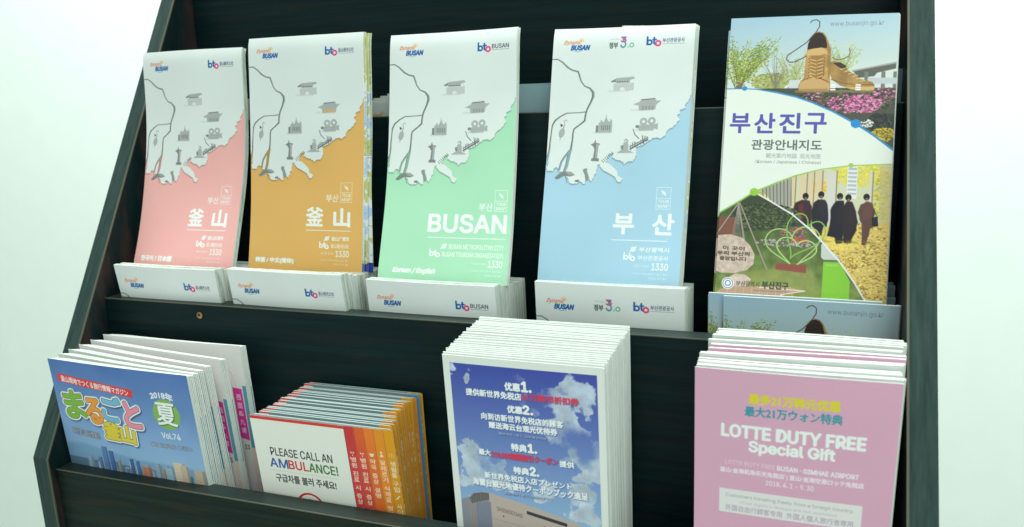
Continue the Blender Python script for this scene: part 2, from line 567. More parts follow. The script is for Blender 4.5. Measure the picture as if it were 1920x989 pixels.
    c.text('MAP', bx0 + 1.2, by0 + 12.2, bx1 - 1.2, by0 + 14.6, PT, grow=0.08)
    xr = 94.2 if kind != 'green' else 101.4
    if kind != 'blue':
        c.text('부산', xr - 22.4, by0 + 9.4, xr - 11.4, by0 + 15.4, PT, grow=0.1)
    if kind in ('red', 'orange'):
        c.text('釜', 54, 137.6, 69.6, 152.6, PW, grow=0.38)
        c.text('山', 79.4, 138.4, 93.4, 152.6, PW, grow=0.6)
    elif kind == 'green':
        c.text('BUSAN', 38.8, 138.6, 101.6, 151.8, PW, grow=0.6)
    else:
        c.text('부', 54.8, 137.2, 69.6, 151.6, PW, grow=0.5)
        c.text('산', 83.4, 136.8, 98.4, 151.4, PW, grow=0.5)
    c.line([(xr - 40 if kind != 'green' else 39, 156.2), (xr, 156.2)], 0.55, PW)
    rows = {'green': ('BUSAN METROPOLITAN CITY', 'BUSAN TOURISM ORGANIZATION', 42.5, 50.5), 'blue': ('부산광역시', '부산관광공사', 65, 68.5),
            'orange': ('釜山广域市', '釜山观光公社', 68, 71.5), 'red': ('釜山広域市', '釜山観光公社', 68, 71.5)}[kind]
    xe = 96.3 if kind == 'blue' else (100.8 if kind == 'green' else 93.2)
    sx = rows[3] if kind == 'green' else rows[3]
    c.ring(sx + 2.0, 162.6, 1.3, 1.0, PW)
    c.line([(sx - 0.4, 164.4), (sx + 4.2, 160.8)], 0.8, PW)
    c.text(rows[0], sx + 6.2, 160.9, xe, 164.3, PW, grow=0.08 if kind == 'green' else 0.14, alpha=0.8)
    bto_logo(c, rows[2] - 1.4, 165.4, None, 0.8, PW, PW)
    c.text(rows[1], rows[2] + 9.2, 166.8, xe, 170.2, PW, grow=0.08, alpha=0.8)
    c.text('1330', xe - 11.6, 172.2, xe, 177.2, PW, grow=0.12, alpha=0.9)
    c.text({'green': 'Travel Hotline', 'blue': '관광안내전화', 'orange': '旅游咨询', 'red': '観光案内'}[kind], xe - 25, 173.6, xe - 13.5, 175.6, PT, alpha=0.85)
    c.text('tour.busan.go.kr', xe - 25, 179.2, xe, 180.9, PT, alpha=0.85)
    c.text('bto.or.kr', xe - 13, 182.2, xe, 183.8, PT, alpha=0.85)
    t = {'green': ('Korean / English', 11.4, 47.5), 'orange': ('韩语 / 中文(简体)', 7, 43.5), 'red': ('한국어 / 日本語', 8, 43), 'blue': None}[kind]
    if t:
        c.text(t[0], t[1], 179.8, t[2], 184.4, PW, grow=0.3, skew=0.05 if kind == 'green' else 0)
    map_header(c, kind)
    # paper tone: faint drift of the whole sheet
    c.a *= (0.985 + 0.03 * noise2(c.H, c.W, 160, 2, 3))[..., None]
    return c.image('map_cover_' + kind)


def map_inside():
    c = Sheet(60, 190, 4, (205, 222, 210))
    n = noise2(c.H, c.W, 40, 4, 9)
    c.a[n > 0.52] = (176, 192, 120)
    c.a[n < 0.38] = (160, 196, 214)
    g = np.random.default_rng(4)
    for i in range(60):
        x, y = g.random() * 60, g.random() * 185
        c.line([(x, y), (x + g.normal(0, 9), y + g.normal(0, 9)), (x + g.normal(0, 12), y + g.normal(0, 14))], 0.4, ((120, 130, 120), (190, 150, 90), (210, 214, 200))[i % 3])
    c.rect(0, 182, 60, 190, (38, 60, 150))
    return c.image('map_inside')


def leaf_cloud(c, x, y, rx, ry, n, cols, size, g, **k):
    left = n
    while left > 0:
        m = min(left, max(8, n // 18))
        left -= m
        P = []
        for i in range(m):
            a, r = g.random() * 6.28, math.sqrt(g.random())
            px, py = x + rx * r * math.cos(a), y + ry * r * math.sin(a)
            s = size * (0.5 + g.random())
            P.append([(px + s * math.cos(t + a), py + s * 0.6 * math.sin(t + a)) for t in (0, 1.57, 3.14, 4.71)])
        c.paint(c.edges(P), cols[g.integers(len(cols))], **k)


SHOE1_P = [(46.4, 51.4), (45.8, 48.2), (46.9, 45.7), (48.6, 43.9), (49.3, 40.1), (49.3, 35.1), (49.5, 30.1), (50.0, 25.7), (50.5, 20.0), (52.0, 15.1), (54.2, 12.4), (57.0, 11.4), (59.9, 12.5), (62.0, 15.4), (63.9, 20.4), (65.3, 26.7), (64.8, 31.7), (65.1, 40.4), (65.6, 46.6), (65.6, 50.3), (64.6, 51.8), (55.0, 51.9), (49.3, 51.9)]
OPEN1_P = [(50.4, 23.8), (50.6, 20.1), (52.0, 15.7), (54.2, 12.9), (57.0, 12.1), (59.3, 13.0), (61.4, 16.0), (62.5, 20.4), (62.4, 23.1), (59.2, 22.5), (54.7, 22.9)]
TONGUE_P = [(50.1, 27.6), (50.7, 24.5), (54.1, 23.3), (59.2, 22.5), (62.7, 24.7), (65.7, 26.9), (66.1, 28.9), (63.4, 27.9), (61.1, 26.6), (58.3, 27.8), (53.8, 27.7)]
TOE_P = [(46.3, 51.1), (46.7, 46.4), (50.0, 44.1), (55.7, 43.3), (61.4, 44.0), (64.9, 46.6), (65.6, 50.3), (64.6, 51.5), (49.2, 51.6)]
PANEL_P = [(52.6, 27.6), (60.6, 27.8), (61.9, 40.3), (60.2, 43.4), (54.5, 42.7), (52.7, 37.7)]
SHOE2_P = [(64.8, 32.3), (67.6, 31.7), (71.0, 32.4), (73.9, 34.9), (76.8, 38.7), (80.3, 40.6), (83.2, 43.7), (87.1, 44.6), (91.0, 45.9), (92.5, 48.4), (92.3, 50.8), (88.5, 51.3), (78.5, 50.4), (71.7, 48.1), (66.5, 44.1), (65.2, 40.4)]
OPEN2_P = [(66.5, 32.9), (71.0, 32.6), (74.4, 34.6), (75.4, 37.1), (73.4, 37.4), (70.0, 35.7)]
BEAM_P = [(78.8, 38.4), (104.5, 33.2), (104.5, 37.1), (93.4, 39.8), (91.9, 42.0), (82.6, 43.1)]
PEOPLE_P = [((54.3, 121.4), [(47.0, 131.0), (48.5, 125.8), (52.0, 123.7), (56.8, 124.2), (58.5, 128.0), (58.6, 135.8), (58.7, 143.5), (55.4, 143.0), (52.3, 140.5), (49.1, 136.8), (47.3, 133.0)]), ((63.8, 120.1), [(58.1, 130.6), (59.5, 125.6), (62.2, 123.4), (66.3, 123.2), (68.0, 127.0), (68.7, 136.6), (68.1, 141.2), (66.2, 140.6), (65.1, 146.8), (62.8, 148.5), (61.1, 143.4), (59.1, 140.9)]), ((75.2, 120.8), [(69.9, 130.2), (71.4, 126.3), (73.4, 123.9), (77.5, 123.5), (79.2, 128.6), (79.0, 138.8), (78.0, 147.8), (77.5, 151.3), (74.1, 151.8), (73.1, 148.0), (68.6, 147.2), (69.9, 139.2)]), ((80.3, 121.5), [(78.0, 126.7), (79.8, 123.7), (83.0, 124.3), (84.9, 130.3), (86.8, 137.2), (85.7, 142.6), (83.6, 148.1), (82.8, 150.8), (79.3, 151.0), (78.3, 147.7), (77.6, 138.8)]), ((91.0, 120.8), [(86.3, 130.9), (87.7, 125.7), (90.8, 123.4), (94.5, 124.6), (96.1, 129.2), (95.9, 134.3), (95.0, 140.6), (93.7, 141.5), (93.4, 145.1), (92.3, 151.6), (89.3, 151.8), (89.1, 141.5), (87.7, 135.9)])]


def district_art():
    c = Sheet(105, 190, 6, (206, 222, 206))
    H, W = c.H, c.W
    yy = (np.arange(H) / 6)[:, None, None]
    xx = (np.arange(W) / 6)[None, :, None]
    g = np.random.default_rng(21)
    # upper photograph: sky
    top = np.array((140, 176, 184.))
    bot = np.array((192, 212, 198.))
    f = np.clip(yy / 45 + 0.25 * (xx / 105 - 0.3), 0, 1)
    sky = top * (1 - f) + bot * f
    c.a[:] = sky
    # far hedge / trees
    leaf_cloud(c, 28, 45, 12, 6, 600, [(150, 160, 90), (170, 178, 110), (120, 140, 80)], 0.9, g)
    for (tx, ty, n, hgt, sp, cols) in ((7, 50, 64, 36, 13, [(150, 170, 70), (120, 148, 62), (176, 190, 96), (98, 128, 58)]), (42, 50, 26, 24, 10, [(168, 184, 130), (150, 170, 110)]), (72, 44, 26, 26, 11, [(170, 190, 130), (150, 176, 110), (182, 200, 150)])):
        for b in range(n // 2):
            a = g.normal(0.12, 0.42)
            L = hgt * (0.5 + 0.5 * g.random())
            p0 = (tx + g.normal(0, 1.2), ty)
            p1 = (tx + math.sin(a) * L * 0.5, ty - L * 0.55)
            p2 = (tx + math.sin(a) * L * 1.0 + g.normal(0, 1.5), ty - L)
            c.line([p0, p1, p2], [0.5, 0.3, 0.15], (110, 105, 80))
            for kk in range(3):
                P = []
                for k in range(16):
                    t = 0.25 + 0.78 * g.random()
                    x = p0[0] + (p2[0] - p0[0]) * t + g.normal(0, 1.5)
                    y = p0[1] + (p2[1] - p0[1]) * t + g.normal(0, 1.5)
                    s = 0.35 + 0.6 * g.random()
                    P.append([(x - s, y), (x, y - s * 0.6), (x + s, y), (x, y + s * 0.6)])
                c.paint(c.edges(P), cols[g.integers(len(cols))])
    for b in range(26):
        a = g.normal(0, 0.35)
        c.line([(31.5, 50), (31.5 + math.sin(a) * 8, 40), (31.5 + math.sin(a) * 20 + g.normal(0, 1), 50 - 24 * g.random() - 4)], [0.35, 0.25, 0.1], (120, 122, 100))
    # elevated road and blocks
    c.poly(BEAM_P, (92, 98, 88))
    c.line([BEAM_P[0], BEAM_P[1]], 1.0, (150, 158, 146))
    for x in (86, 96, 103):
        c.rect(x, 39, x + 2.4, 50, (112, 120, 108))
    c.rect(88, 43, 105, 47, (176, 190, 186))
    c.rect(40, 44, 47, 50, (186, 200, 194))
    # dark ground and flowers
    c.rect(22, 49.6, 105, 92, (74, 82, 68))
    leaf_cloud(c, 75, 58, 32, 8, 900, [(80, 92, 66), (60, 70, 56), (102, 116, 76), (50, 58, 50)], 0.9, g)
    for cx, cy, n in ((60, 55, 60), (86, 60, 320), (98, 55, 90), (76, 60, 160)):
        leaf_cloud(c, cx, cy, 11, 6, n, [(196, 112, 156), (172, 84, 130), (216, 150, 184), (140, 70, 104)], 0.75, g)
    leaf_cloud(c, 98, 72, 10, 6, 260, [(60, 66, 60), (44, 52, 50)], 1.0, g)
    leaf_cloud(c, 89, 73, 4, 2.5, 90, [(220, 226, 214), (190, 200, 190)], 0.5, g)
    leaf_cloud(c, 99, 80, 7, 4.5, 260, [(214, 190, 60), (190, 164, 50), (120, 120, 50)], 0.7, g)
    # brick planter strip
    c.rect(44, 51.0, 92, 52.6, (120, 112, 84))
    # shoes
    tan, tand, tanl = (170, 142, 86), (118, 94, 54), (190, 166, 108)
    leather = np.empty_like(c.a)
    leather[:] = np.array(tan, float) * (0.74 + 0.5 * noise2(H, W, 40, 4, 66)[..., None])
    leather2 = leather * 0.92
    c.poly(SHOE2_P, leather2)
    c.poly([(x, y + 0.2) for x, y in SHOE2_P[9:14]] + [(78, 49.2)], tanl)
    c.poly(OPEN2_P, (70, 60, 50))
    for i in range(6):
        c.line([(71.5 + i * 2.4, 37.4 + i * 1.6), (75.4 + i * 2.2, 36.2 + i * 1.7)], 0.45, (206, 184, 132))
    c.line([(66, 44), (74, 46.6), (82, 47.6), (92, 47.4)], 0.5, tand)
    c.poly(SHOE1_P, leather)
    c.poly(TOE_P, (184, 158, 104))
    c.poly([(TOE_P[0][0], 50.2), (TOE_P[7][0], 50.0), (TOE_P[7][0] - 0.3, 51.8), (TOE_P[0][0] + 1, 51.8)], (140, 112, 66), alpha=0.6)
    c.poly(PANEL_P, (146, 118, 68), blur=0.3)
    c.line([(48.2, 44.5), (53, 42.4), (58.6, 42.6), (64.4, 45.8)], 0.45, (108, 56, 40))
    c.poly(OPEN1_P, (52, 46, 42))
    c.poly(TONGUE_P, tanl)
    c.poly([(62.5, 17), (65, 24), (65.6, 40), (64, 44), (63, 30)], tand, alpha=0.5, blur=0.4)
    for i in range(6):
        y = 30.0 + i * 2.3
        c.line([(51.8, y), (56.6, y + 1.5), (61.6, y - 0.5)], 0.5, (206, 182, 126))
        c.line([(56.6, y + 1.5), (60.2, y + 2.0)], 0.3, (104, 84, 50))
        c.ell(52, y, 0.4, 0.4, (90, 72, 44))
        c.ell(61.2, y - 0.4, 0.4, 0.4, (90, 72, 44))
    for x in (65.8, 81):
        for r in range(3):
            c.rect(x, 47.2 + r * 1.5, x + 3.2, 48.2 + r * 1.5, (220, 228, 222))
    lace = (78, 74, 66)
    c.line([(51.4, 5.0), (52.6, 3.6), (55, 3.0), (57.2, 4.6), (57.2, 8), (55, 12.4), (49.5, 19), (42, 24.5), (38, 27.4), (37.6, 30), (39.6, 32), (43, 31.8), (46.5, 30), (50, 28)], 0.62, lace)
    c.line([(66.0, 29.4), (69, 31), (73, 30.4), (76, 28.6), (76.8, 26), (76.2, 23.6)], 0.5, lace)
    c.text('www.busanjin.go.kr', 63.8, 4.6, 96.2, 8.8, (112, 130, 134), grow=0.02)
    # white band between the arcs
    arc = [(-4, 49.8), (1.4, 49.4), (11.6, 49.5), (20.0, 50.1), (31.9, 52.2), (44.8, 55.4), (55.3, 59.3), (68.0, 65.1), (82.3, 73.1), (93.0, 80.3), (103.6, 88.7), (108, 92.4)]
    low = [(108, 98.9), (103.6, 99.1), (80.8, 100.5), (63.1, 103.3), (47.5, 108.0), (35.7, 113.0), (21.8, 119.6), (12.2, 126.3), (1.2, 133.4), (-4, 137)]
    # lower right photograph: autumn avenue
    base = np.empty_like(c.a)
    nz = noise2(H, W, 18, 5, 77)[..., None]
    base[:] = np.array((196, 196, 110.)) * (0.72 + 0.5 * nz)
    avenue = arc[:0] + low + [(-4, 194), (108, 194)]
    c.poly(avenue, base)
    c.poly([(30, 114), (62, 100), (108, 98), (108, 140), (60, 148), (46, 134)], (186, 198, 160))
    leaf_cloud(c, 86, 106, 18, 8, 700, [(206, 200, 80), (190, 196, 70), (170, 190, 80), (222, 214, 110)], 1.0, g)
    leaf_cloud(c, 101, 120, 6, 16, 400, [(206, 196, 90), (190, 180, 90), (160, 168, 80)], 1.0, g)
    leaf_cloud(c, 62, 115, 5, 5, 100, [(214, 180, 50), (200, 170, 60)], 1.0, g)
    c.rect(79, 101, 85, 122, (206, 216, 208))
    for i in range(7):
        c.rect(79.4, 102 + i * 2.7, 84.6, 103.4 + i * 2.7, (160, 176, 172))
    for x, w_ in ((44, 3.4), (50, 4.4), (55.5, 3.2), (60, 3.8), (67, 3), (70, 2.4), (92.5, 1.4)):
        c.rect(x, 104, x + w_, 138, (196, 188, 150) if x < 66 else (190, 196, 180))
        c.rect(x + w_, 104, x + w_ + 0.8, 138, (140, 134, 106))
    c.poly([(26, 118), (44, 110), (46, 132), (34, 126)], (150, 156, 140))
    for i in range(9):
        c.line([(27 + i * 2.2, 116 - i * 0.9), (28 + i * 2.2, 128)], 0.5, (86, 92, 82))
    c.poly([(98, 100), (108, 98), (108, 142), (99, 142)], (176, 172, 120), alpha=0.6)
    c.poly([(60, 142), (108, 136), (108, 194), (62, 194)], (196, 180, 96))
    leaf_cloud(c, 92, 166, 26, 28, 2600, [(212, 194, 92), (190, 168, 76), (164, 142, 66), (222, 208, 120), (140, 120, 60), (200, 186, 110)], 0.9, g)
    leaf_cloud(c, 75, 150, 14, 6, 500, [(214, 200, 100), (196, 184, 90)], 0.8, g)
    # walkers
    coats = [(56, 44, 46), (42, 44, 50), (38, 37, 44), (46, 40, 44), (88, 66, 58)]
    gg = np.random.default_rng(8)
    for (hd, body), coat in zip(PEOPLE_P, coats):
        bb = []
        for i in range(len(body)):
            p, q = np.array(body[i]), np.array(body[(i + 1) % len(body)])
            bb += [p + gg.normal(0, 0.12, 2), (p + q) / 2 + gg.normal(0, 0.25, 2)]
        c.poly(bb, coat, blur=0.15)
        c.poly([(x * 0.55 + hd[0] * 0.45 + 0.8, y) for x, y in body if y < 140], tuple(v * 1.28 for v in coat), alpha=0.25, blur=0.5)
        c.ell(hd[0], hd[1], 1.9, 2.2, (40, 37, 38))
        c.ell(hd[0] + 0.2, hd[1] + 1.3, 0.8, 0.7, (128, 106, 94), blur=0.3)
        c.poly([(body[-3][0], 149.5), (body[-3][0] + 5, 149.3), (body[-3][0] + 9, 151), (body[-3][0] + 2, 151.2)], (120, 112, 56), alpha=0.5, blur=0.6)
    c.poly([(94.6, 134), (98.0, 133), (98.6, 139.4), (95, 140)], (42, 42, 44))
    c.line([(95, 134), (96, 129.6), (97.4, 133)], 0.3, (42, 42, 44))
    c.poly([(50, 127), (53, 126), (54, 138), (51, 136)], (104, 50, 50), alpha=0.7)
    # lower left photograph: park
    park = [(-4, 137), (1.2, 133.4), (12.2, 126.3), (21.8, 119.6), (32.7, 125.6), (46.5, 133.6), (57.8, 142.9), (65.2, 150.3), (77.6, 164.3), (86.3, 176.4), (93.7, 188.5), (97, 194), (-4, 194)]
    grass = np.empty_like(c.a)
    n3 = noise2(H, W, 26, 4, 55)[..., None]
    fy = np.clip((yy - 125) / 60, 0, 1)
    grass[:] = (np.array((66, 84, 54.)) * (1 - fy) + np.array((108, 132, 70.)) * fy) * (0.75 + 0.45 * n3)
    c.poly(park, grass)
    c.poly([(8, 131), (22, 121), (47, 134), (54, 141), (20, 146), (4, 148)], (62, 74, 56))
    leaf_cloud(c, 30, 136, 22, 9, 600, [(66, 82, 56), (50, 62, 48), (90, 106, 68)], 1.0, g)
    c.rect(-1, 137, 11, 150, (116, 82, 66))
    leaf_cloud(c, 48, 146, 8, 4, 160, [(150, 70, 70), (70, 76, 110), (120, 130, 130), (190, 90, 90)], 0.6, g)
    leaf_cloud(c, 44, 153, 20, 2.4, 200, [(130, 134, 128), (90, 92, 88), (160, 160, 150)], 0.8, g)
    c.text('I ♥ 부산', 47, 149.4, 57, 152.6, (190, 76, 72), grow=0.2)
    c.poly([(20, 172), (60, 168), (66, 186), (50, 192), (10, 192)], (148, 156, 90), alpha=0.5, blur=2)
    # tripod frame
    for a, b, wd in (((12, 127.5), (-2, 150), 0.9), ((12, 127.5), (17.5, 154), 1.2), ((13, 127.5), (32.6, 171), 0.9)):
        c.line([a, b], wd, (142, 138, 126))
    for i in range(8):
        c.line([(12, 128), (8.5 + i * 0.9, 152)], 0.2, (150, 150, 140))
    # hearts
    def heart(x, y, w, h, col, wd, rot=0.0):
        P = []
        for t in np.linspace(0, 2 * math.pi, 40):
            px = 16 * math.sin(t) ** 3 / 32 * w
            py = -(13 * math.cos(t) - 5 * math.cos(2 * t) - 2 * math.cos(3 * t) - math.cos(4 * t)) / 29 * h
            P.append((x + px * math.cos(rot) - py * math.sin(rot), y + px * math.sin(rot) + py * math.cos(rot)))
        c.line(P, wd, col)
    heart(48, 154, 34, 28, (150, 186, 110), 0.8, -0.12)
    heart(50, 158, 25, 20, (160, 196, 120), 0.8, 0.14)
    heart(54, 147, 24, 30, (120, 170, 80), 0.8, 0.42)
    c.poly([(38, 166.4), (57, 166.8), (57, 172), (38, 170.6)], (128, 78, 66))
    # boulder
    rock = np.empty_like(c.a)
    rock[:] = np.array((190, 180, 160.)) * (0.8 + 0.32 * noise2(H, W, 14, 5, 5)[..., None])
    c.poly([(-2, 149.6), (8, 148.6), (16, 150.6), (21, 155.4), (24.4, 161.6), (24, 167.6), (20, 172), (12, 174.6), (3, 174.6), (-2, 173)], rock)
    c.poly([(9, 177), (13, 174.6), (19, 175), (23, 178), (21, 183), (12, 184)], rock)
    for t, y in (('이 곳이', 156.6), ('우리 부산의', 160.0), ('중앙입니다', 163.6)):
        wdt = 1.75 * len(t)
        c.text(t, 10.6 - wdt, y, 10.6 + wdt, y + 2.6, (70, 62, 56), grow=0.12)
    # paving
    c.poly([(-2, 190), (6, 184), (46, 181), (57, 184), (44, 186.6), (48, 192), (-2, 194)], (168, 148, 120))
    for i in range(10):
        c.line([(4 + i * 5, 184), (1 + i * 5.4, 192)], 0.25, (196, 180, 150))
    c.line([(28, 183), (57, 183.6), (42, 187), (48, 192)], 0.6, (206, 204, 186))
    # green sign
    c.poly([(67.2, 164), (77.4, 164), (83.6, 176), (83.4, 188.4), (67, 188)], (122, 186, 60))
    c.text('BUSANJIN', 69, 165.4, 76, 166.4, (180, 214, 140))
    c.poly([(65.4, 152.8), (66.6, 152), (77.5, 162.2), (67.4, 162.6), (65.6, 161)], (176, 192, 180))
    # divider line and arcs
    c.line([(21.8, 119.6), (32.7, 125.6), (46.5, 133.6), (57.8, 142.9), (65.2, 150.3), (77.6, 164.3), (86.3, 176.4), (93.7, 188.5)], 1.0, (206, 216, 214))
    c.poly(arc + low, (207, 223, 206))
    c.line(arc, [0.7] * 4 + [1.1] * 4 + [1.3] * 4, (58, 138, 184))
    c.line(low, [0.6] * 4 + [1.0] * 6, (134, 184, 84))
    c.ell(11.6, 49.3, 1.7, 1.6, (58, 138, 184))
    c.ell(82.3, 73.1, 3.0, 2.9, (48, 134, 190))
    c.ell(21.8, 119.6, 2.9, 2.6, (134, 190, 72))
    c.ell(80.8, 100.4, 1.6, 1.5, (150, 186, 90))
    for i, ch in enumerate('부산진구'):
        c.text(ch, 3.6 + i * 16.0, 66.6, 16.4 + i * 16.0, 79.6, (84, 88, 158), grow=0.4)
    c.text('관광안내지도', 18.3, 84.3, 62.5, 91.1, (92, 102, 98), grow=0.14)
    c.text('観光案内地図  观光地图', 28.0, 93.3, 62, 96.6, (136, 148, 142))
    c.text('(Korean / Japanese / Chinese)', 21.6, 97.9, 62.4, 100.6, (116, 128, 122))
    c.ell(8.2, 181.4, 4.0, 4.0, (216, 226, 222))
    c.ring(8.2, 181.4, 3.2, 0.5, (90, 120, 140))
    c.ring(8.2, 181.4, 1.7, 0.7, (90, 130, 160))
    c.text('부산광역시', 13.6, 179.4, 28.4, 183.0, (70, 82, 70), grow=0.08)
    c.text('부산진구', 30.2, 178.8, 46.6, 183.6, (60, 76, 60), grow=0.2)
    c.line([(25, 185.2), (46, 185.0)], 0.35, (96, 110, 90))
    return c.image('district_guide_cover')


def magazine_art():
    c = Sheet(140, 182, 5, (100, 140, 180))
    H, W = c.H, c.W
    yy = (np.arange(H) / 5)[:, None, None]
    xx = (np.arange(W) / 5)[None, :, None]
    f = np.clip(yy / 85, 0, 1) + 0 * xx
    c.a[:] = np.array((74, 114, 168.)) * (1 - f) + np.array((142, 184, 208.)) * f
    c.a += (noise2(H, W, 150, 3, 8)[..., None] - 0.5) * 22
    X = 140 / 128.0
    c.poly([(0, 74), (20, 72), (50, 76), (80, 79), (140, 80), (140, 96), (0, 96)], (112, 156, 184), blur=1.2)
    c.rect(0, 86, 140, 182, (86, 120, 132))
    g = np.random.default_rng(2)
    for i in range(70):
        x = 18 + g.random() * 122
        y = 94 - g.random() * 5
        hh = 2 + 8 * g.random()
        w_ = 2.4 + 3.6 * g.random()
        base = np.array([(120, 158, 184), (86, 130, 170), (140, 170, 184), (180, 190, 182), (150, 152, 140)][g.integers(5)], float)
        c.rect(x, y - hh, x + w_, 100, base)
        c.rect(x + w_ * 0.68, y - hh, x + w_, 100, base * 0.8)
        for k in range(int(hh / 1.3)):
            c.rect(x + 0.3, y - hh + 0.6 + k * 1.3, x + w_ * 0.6, y - hh + 1.1 + k * 1.3, base * 0.86)
    for x, y0, w_, col in ((38, 72, 6, (88, 130, 172)), (45, 75, 5, (70, 112, 160)), (66, 79, 4, (64, 110, 164)), (72, 80, 4, (76, 120, 170)), (78, 84, 9, (184, 128, 104)), (110, 76, 11, (208, 200, 170)), (116, 78, 8, (190, 184, 156)), (129, 80, 10, (186, 178, 150)), (101, 82, 9, (150, 186, 196))):
        c.rect(x, y0, x + w_, 100, col)
        c.rect(x + w_ * 0.72, y0, x + w_, 100, tuple(v * 0.8 for v in col))
        for k in range(12):
            c.rect(x + 0.4, y0 + 0.8 + k * 1.5, x + w_ * 0.66, y0 + 1.3 + k * 1.5, tuple(v * 0.86 for v in col))
    leaf_cloud(c, 90, 97, 60, 5, 900, [(84, 104, 88), (100, 120, 96), (60, 84, 80)], 1.0, g)

    def S(l):
        return [(a * X, b) for a, b in l]
    c.poly(S([(6.2, 11.8), (77.0, 17.4), (76.4, 24.4), (6.4, 18.8)]), (204, 66, 62))
    c.text('釜山現地でつくる旅行情報マガジン', 9.5 * X, 13.4, 73 * X, 18.6, (236, 230, 222), fn=lambda Q: Q + np.stack([0 * Q[:, 0], (Q[:, 0] / X - 9.5) * 0.075], 1), grow=0.12)
    # title
    tl = [('ま', (8, 26.5, 27, 49.5), (120, 176, 60), -0.08), ('る', (28.5, 30.5, 43.5, 51.5), (222, 150, 58), 0.0), ('ご', (45, 26.5, 62, 47.5), (110, 178, 202), 0.10), ('と', (65.5, 29, 79.5, 50), (222, 140, 156), 0.04), ('釜', (42.5, 49.5, 56.5, 63.5), (206, 196, 60), 0.03), ('山', (58, 50.5, 70.5, 64.5), (206, 196, 60), 0.05)]
    geo = []
    for ch, (a, b, d, e), col, rot in tl:
        def fn(Q, a=a, b=b, d=d, e=e, rot=rot):
            m = np.array([(a + d) / 2 * X, (b + e) / 2])
            R = np.array([[math.cos(rot), math.sin(rot)], [-math.sin(rot), math.cos(rot)]])
            return (Q - m) @ R + m
        E = text_edges(ch)
        P = E.reshape(-1, 2)
        mn, mx = P.min(0), P.max(0)
        Q = fn((P - mn) / (mx - mn) * ((d - a) * X, e - b) + (a * X, b))
        geo.append((Q.reshape(-1, 4), col))
    for E, col in geo:
        c.paint(E + 0.9, (40, 62, 90), grow=2.9, alpha=0.7, blur=0.5)
    for E, col in geo:
        c.paint(E, (226, 234, 222), grow=2.7)
    for E, col in geo:
        c.paint(E, (62, 74, 66), grow=1.45)
    for E, col in geo:
        c.paint(E, col, grow=1.1)
    c.text('季刊釜山観光情報誌', 9.5 * X, 59.0, 36.5 * X, 64.6, (70, 88, 100), grow=0.32, fn=lambda Q: Q + np.stack([0 * Q[:, 0], (Q[:, 0] / X - 9.5) * 0.06], 1))
    c.text('季刊釜山観光情報誌', 9.5 * X, 59.0, 36.5 * X, 64.6, (196, 206, 206), grow=0.02, fn=lambda Q: Q + np.stack([0 * Q[:, 0], (Q[:, 0] / X - 9.5) * 0.06], 1))
    c.ell(103.8 * X, 34.8, 11.5 * X, 12.8, (124, 176, 84))
    c.text('夏', 95.6 * X, 26.0, 112.6 * X, 44.6, (40, 60, 50), grow=0.6, alpha=0.6)
    c.text('夏', 95.2 * X, 25.4, 112.0 * X, 44.0, (230, 238, 228), grow=0.38)
    c.text('2018年', 92.8 * X, 15.8, 112 * X, 21.8, (214, 226, 224), grow=0.3, fn=lambda Q: Q + np.stack([0 * Q[:, 0], ((Q[:, 0] / X - 102) / 10) ** 2 * 1.8], 1))
    c.text('Vol.74', 95.8 * X, 50.6, 111.8 * X, 55.4, (206, 220, 220), grow=0.2)
    c.text('ご自由にお取りください', 84 * X, 60.2, 120 * X, 64, (70, 92, 110), grow=0.3)
    c.text('ご自由にお取りください', 84 * X, 60.2, 120 * X, 64, (206, 216, 214), grow=0.0)
    return c.image('magazine_cover')


def magazine_page_art():
    c = Sheet(140, 182, 4, (205, 214, 203))
    c.poly([(118, 12), (130, 13), (130, 62), (118, 60)], (212, 220, 208))
    c.line([(118, 22), (128, 23), (131, 36)], 0.3, (170, 160, 150))
    c.rect(119.5, 43, 126, 54, (206, 132, 104))
    c.poly([(127, 36), (135.5, 37), (136, 82), (128, 80)], (198, 60, 140))
    c.vtext('西面&九浦', 131.6, 42, 5.0, 7.2, (224, 208, 216), grow=0.12)
    c.text('33', 130, 86, 134.5, 90, (80, 90, 70), grow=0.1)
    c.rect(136.6, 34, 140, 88, (80, 150, 162))
    c.rect(136, 88, 140, 182, (206, 176, 150), alpha=0.5)
    for i, y in enumerate((104, 112, 118, 128)):
        c.rect(122, y, 126.5, y + 4.5, ((60, 80, 90), (40, 60, 70), (120, 60, 100), (50, 60, 70))[i])
    for i in range(22):
        c.line([(90, 96 + i * 3.2), (118 - (i * 7) % 9, 96 + i * 3.2)], 0.5, (150, 156, 150))
    c.line([(121, 67), (125, 65), (122, 62)], 0.6, (150, 130, 110))
    return c.image('magazine_page')


